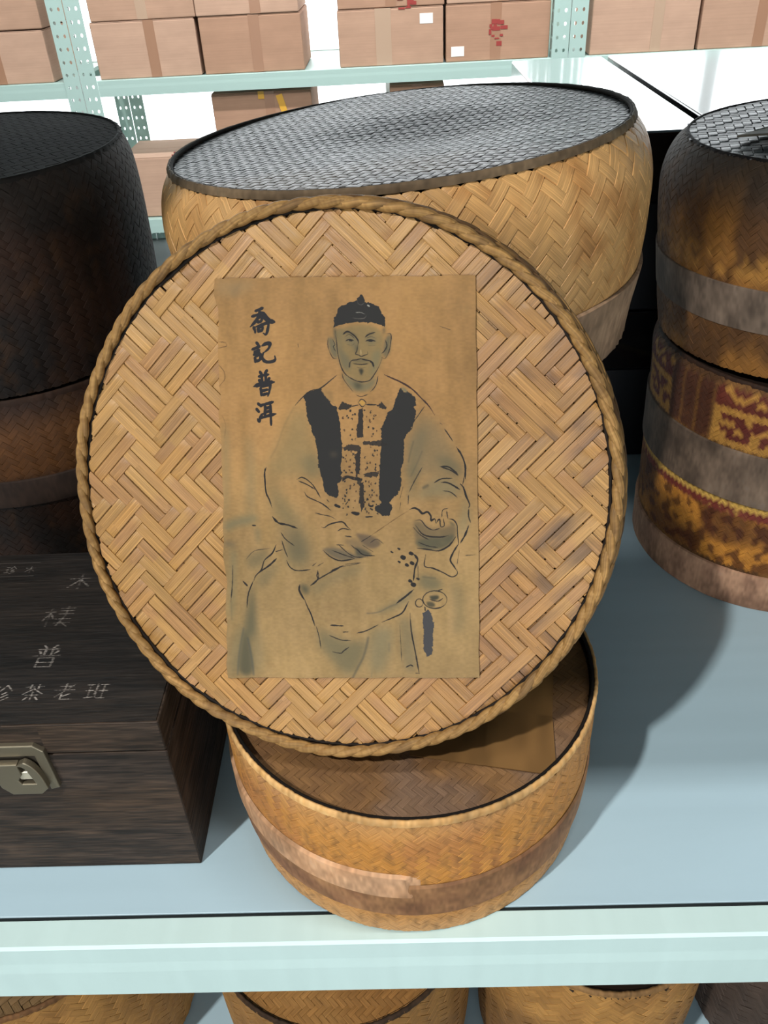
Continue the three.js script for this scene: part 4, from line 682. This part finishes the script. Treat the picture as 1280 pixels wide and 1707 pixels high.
  brush([[345, 112, 290, 135, 235, 155], [190, 225, 260, 205, 355, 172], [305, 130, 290, 200, 240, 290, 172, 358], [265, 245, 268, 305], [265, 245, 330, 225, 322, 290], [268, 300, 325, 285], [215, 360, 235, 400, 240, 440], [225, 365, 320, 335, 412, 315, 405, 400, 380, 462, 345, 438], [275, 375, 285, 425], [275, 372, 335, 355, 335, 405], [285, 415, 340, 400]], 3.4); brush([[320, 165, 370, 230, 425, 285, 495, 305]], 5.4);
  brush([[255, 560, 288, 598], [192, 655, 250, 632, 305, 605], [222, 690, 270, 668, 300, 655], [212, 722, 260, 706, 302, 688], [235, 750, 242, 822], [238, 745, 315, 718, 302, 795], [245, 805, 302, 788], [325, 605, 380, 580, 432, 580, 418, 640, 355, 695]], 3.5); brush([[350, 690, 335, 750, 360, 800, 420, 818, 490, 805, 505, 790, 498, 745]], 4);
  brush([[300, 938, 328, 975], [398, 920, 365, 965], [280, 1005, 350, 985, 420, 978], [325, 985, 335, 1105], [378, 975, 380, 1090], [290, 1045, 312, 1082], [428, 1022, 402, 1075], [310, 1140, 325, 1252], [312, 1142, 370, 1122, 432, 1112, 425, 1200, 405, 1262], [328, 1190, 405, 1172], [335, 1240, 410, 1222]], 3.4); brush([[215, 1132, 300, 1105, 400, 1085, 495, 1080]], 4);
  brush([[270, 1348, 325, 1388], [252, 1418, 292, 1462], [268, 1548, 292, 1582, 305, 1530, 340, 1480], [305, 1375, 400, 1355, 482, 1335], [372, 1368, 366, 1515], [372, 1420, 436, 1400], [370, 1468, 436, 1448], [290, 1545, 400, 1515, 515, 1492]], 3.4); brush([[438, 1350, 442, 1450, 450, 1635]], 4);
  // --- stains, worn corners, the torn left edge
  wash([[385, 478], [405, 470], [404, 496], [388, 498]], '#7d6240', 0.55, 7); softLine([[392, 488], [402, 480], [405, 470]], 2, '#5c4a35', 0.5, 4); wash([[362, 470], [440, 464], [420, 490], [365, 500]], '#907550', 0.4, 14);
  line([[364, 583], [372, 581], [381, 578], [378, 573], [366, 572]], 0.9, 0.6, '#5c4329'); line([[364, 608], [376, 622], [377, 634], [368, 646], [366, 655]], 1, 0.55, '#5c4329'); line([[372, 695], [378, 710], [376, 735]], 1, 0.4, '#6b5233'); line([[503, 577], [504, 584]], 0.8, 0.5); line([[735, 545], [755, 552]], 0.8, 0.4);
  for (let k = 0; k < 60; k++) { const u = lerp(370, 790, rnd()), v = lerp(475, 1125, rnd()); wash([[u, v], [u + 6 + 20 * rnd(), v + 3 * rnd()], [u + 8 * rnd(), v + 4 + 8 * rnd()]], rnd() < 0.5 ? '#a3845a' : '#6b5030', 0.16, 8); }
  x.globalAlpha = 1;
  const t = new THREE.CanvasTexture(cv); t.colorSpace = THREE.SRGBColorSpace; t.magFilter = THREE.LinearFilter; return t;
}

// ------------------------------------------------------------------ the dark wooden box
{
  const x0 = -0.418, x1 = -0.186, z0 = -0.396, z1 = -0.6, w = x1 - x0, d = z0 - z1, seam = 0.151, hTop = 0.183;
  const t = thing('wooden_box', 'dark stained wooden box with pale carved characters on its lid and a metal latch', 'box', [(x0 + x1) / 2, 0, (z0 + z1) / 2]);
  const wood = std({ map: woodTex, roughness: 0.6, bumpMap: woodBump, bumpScale: 0.0004 });
  const unit = (g, s = 1) => { const p = g.attributes.position, n = g.attributes.normal, u = g.attributes.uv; for (let i = 0; i < p.count; i++) { const ax = Math.abs(n.getX(i)), ay = Math.abs(n.getY(i)); if (ay > 0.7) u.setXY(i, p.getX(i) * 3.1, p.getZ(i) * 3.1 + 0.3); else if (ax > 0.7) u.setXY(i, p.getZ(i) * 3.1, p.getY(i) * 3.1); else u.setXY(i, p.getX(i) * 3.1 + 0.4 * s, p.getY(i) * 3.1 + 0.17 * s); } return g; };
  part('box_body', unit(box(w, seam - 0.0016, d, 0, (seam - 0.0016) / 2, 0, 0.0018)), wood, t);
  part('lid_gap', box(w - 0.004, 0.003, d - 0.004, 0, seam - 0.0006, 0), M.dark, t);
  part('lid', unit(box(w, hTop - seam - 0.0006, d, 0, (hTop + seam) / 2 - 0.0003, 0, 0.0018), 2.3), wood, t);
  // carved lid panel: the worn pale strokes are carved lines
  const CW = 1024, CH = Math.round(1024 * (d - 0.004) / (w - 0.004)), cv = document.createElement('canvas'); cv.width = CW; cv.height = CH; const c = cv.getContext('2d');
  const im = c.createImageData(CW, CH), wf = woodFn(5);
  for (let j = 0; j < CH; j++) for (let i = 0; i < CW; i++) { const k = wf(i / CW * 0.72, j / CH * 0.62), o = (j * CW + i) * 4; im.data[o] = clamp(k[0] * 0.6) * 255; im.data[o + 1] = clamp(k[1] * 0.63) * 255; im.data[o + 2] = clamp(k[2] * 0.68) * 255; im.data[o + 3] = 255; }
  c.putImageData(im, 0, 0);
  const r = rng(5), stroke = (ox, oy, sc, list, wd, al) => { for (const s of list) { c.lineCap = 'round'; for (let k = 0; k < s.length - 2; k += 2) { const n = 22; for (let m = 0; m < n; m++) { if (r() < 0.24) continue; const f = m / n, X = ox + lerp(s[k], s[k + 2], f) * sc, Y = oy + lerp(s[k + 1], s[k + 3], f) * sc; c.globalAlpha = al * (0.4 + 0.6 * r()); c.fillStyle = r() < 0.5 ? '#a39c95' : '#7f7872'; c.fillRect(X - wd * (1.0 + r()), Y - wd * 0.5 * (0.6 + r()), wd * (2.2 + 1.6 * r()), wd * 1.0); } } } c.globalAlpha = 1; };
  const big = [[5, 30, 95, 30], [50, 0, 50, 100], [50, 35, 5, 85], [50, 35, 95, 85]], tower = [[18, 0, 18, 100], [0, 25, 38, 25], [18, 30, 0, 70], [18, 30, 36, 60], [45, 8, 98, 8], [50, 20, 95, 20], [45, 35, 98, 35], [72, 0, 72, 50], [42, 60, 100, 60], [70, 50, 50, 98], [60, 70, 92, 98], [45, 80, 95, 78]];
  const pu = [[28, 0, 40, 14], [72, 0, 60, 14], [12, 18, 88, 18], [38, 20, 38, 44], [62, 20, 62, 44], [18, 26, 28, 40], [82, 26, 72, 40], [2, 48, 98, 48], [26, 58, 26, 100], [26, 58, 76, 58, 76, 100], [26, 78, 76, 78], [26, 98, 76, 98]];
  const tea = [[5, 14, 95, 14], [32, 0, 32, 26], [68, 0, 68, 26], [50, 26, 5, 58], [50, 26, 95, 58], [22, 62, 80, 62], [50, 44, 50, 98], [32, 74, 18, 92], [68, 74, 84, 92]], old = [[20, 16, 76, 16], [48, 0, 48, 36], [4, 38, 96, 38], [86, 8, 8, 84], [40, 60, 40, 92, 92, 92], [78, 60, 44, 76]], ban = [[2, 12, 34, 12], [2, 46, 34, 46], [0, 88, 38, 84], [18, 12, 18, 86], [50, 20, 44, 70], [48, 8, 52, 92], [62, 12, 98, 12], [62, 48, 98, 48], [58, 90, 100, 90], [80, 12, 80, 90]], rare = [[2, 10, 34, 10], [2, 44, 34, 44], [0, 84, 36, 80], [18, 10, 18, 84], [66, 0, 42, 36], [66, 0, 98, 36], [76, 40, 54, 56], [82, 56, 52, 76], [90, 72, 46, 100]];
  // the column runs down the lid, larger than the rows at its back and front
  const U = (px) => (px - x0 - 0.002) / (w - 0.004) * CW, V = (pz) => (pz - z1 - 0.002) / (d - 0.004) * CH, mm = CW / (w - 0.004) / 1000;
  stroke(U(-0.302), V(-0.567), mm * 0.21, big, 3.2, 0.6); stroke(U(-0.309), V(-0.524), mm * 0.25, tower, 2.6, 0.55); stroke(U(-0.303), V(-0.478), mm * 0.24, pu, 2.8, 0.75);
  [rare, tea, old, ban].forEach((g, k) => stroke(U(-0.322 + k * 0.0245), V(-0.436), mm * 0.17, g, 2.2, 0.85));
  [old, pu, tea, rare, big].forEach((g, k) => stroke(U(-0.42 + k * 0.018), V(-0.581), mm * 0.1, g, 1.5, 0.7));
  c.strokeStyle = '#7d766f'; c.globalAlpha = 0.6; c.lineWidth = 2; for (const z of [-0.586, -0.567]) { c.beginPath(); c.moveTo(U(-0.416), V(z)); c.lineTo(U(-0.337), V(z)); c.stroke(); } c.globalAlpha = 1;
  const top = new THREE.CanvasTexture(cv); top.colorSpace = THREE.SRGBColorSpace; top.magFilter = THREE.LinearFilter;
  const pg = box(w - 0.004, 0.0006, d - 0.004, 0, hTop, 0), pu2 = pg.attributes.uv, pp = pg.attributes.position; for (let i = 0; i < pp.count; i++) pu2.setXY(i, pp.getX(i) / (w - 0.004) + 0.5, 0.5 - pp.getZ(i) / (d - 0.004));
  part('lid_panel', pg, std({ map: top, roughness: 0.55, bumpMap: woodBump, bumpScale: 0.0003 }), t, 'lid top carved with pale worn characters');
  // latch: frame on the lid, plate below it, a bent hook and a keeper
  const lx = -0.308 - (x0 + x1) / 2, lz = d / 2;
  const frame = new THREE.Shape(); frame.moveTo(-0.027, -0.024); frame.lineTo(-0.027, 0.018); frame.lineTo(-0.021, 0.024); frame.lineTo(0.021, 0.024); frame.lineTo(0.027, 0.018); frame.lineTo(0.028, -0.024); frame.lineTo(0.022, -0.026); frame.lineTo(0.0205, 0.014); frame.lineTo(-0.0205, 0.014); frame.lineTo(-0.022, -0.026);
  const fg = new THREE.ExtrudeGeometry(frame, { depth: 0.003, bevelEnabled: true, bevelSize: 0.0008, bevelThickness: 0.0008, bevelSegments: 2 }); fg.translate(lx + 0.004, 0.14, lz); const la = part('latch', fg, M.metal, t, 'worn brass-coloured latch');
  part('latch_plate', box(0.041, 0.03, 0.002, lx + 0.004, 0.137, lz + 0.001, 0.0008), M.darkMetal, la);
  const hook = new THREE.Shape(); hook.moveTo(-0.016, 0.014); hook.lineTo(0.006, 0.014); hook.lineTo(0.006, 0.002); hook.lineTo(0.002, -0.004); hook.lineTo(0.004, -0.009); hook.lineTo(0.016, -0.009); hook.lineTo(0.013, 0.006); hook.quadraticCurveTo(0.012, 0.013, 0.006, 0.013); hook.lineTo(0.012, 0.016); hook.quadraticCurveTo(0.021, 0.012, 0.022, -0.014); hook.lineTo(0.016, -0.02); hook.lineTo(-0.006, -0.02); hook.lineTo(-0.012, -0.012); hook.closePath();
  const hg = new THREE.ExtrudeGeometry(hook, { depth: 0.004, bevelEnabled: true, bevelSize: 0.0007, bevelThickness: 0.0007, bevelSegments: 2 }); hg.translate(lx + 0.004, 0.135, lz + 0.004); part('latch_hook', hg, M.metal, la);
  part('latch_keeper', box(0.011, 0.009, 0.006, lx + 0.013, 0.1345, lz + 0.004, 0.001), M.paleMetal, la, 'bright metal keeper');
}
scene.traverse((o) => { if (o.isLight && o.isPointLight) o.castShadow = true; });
renderer.render(scene, camera);
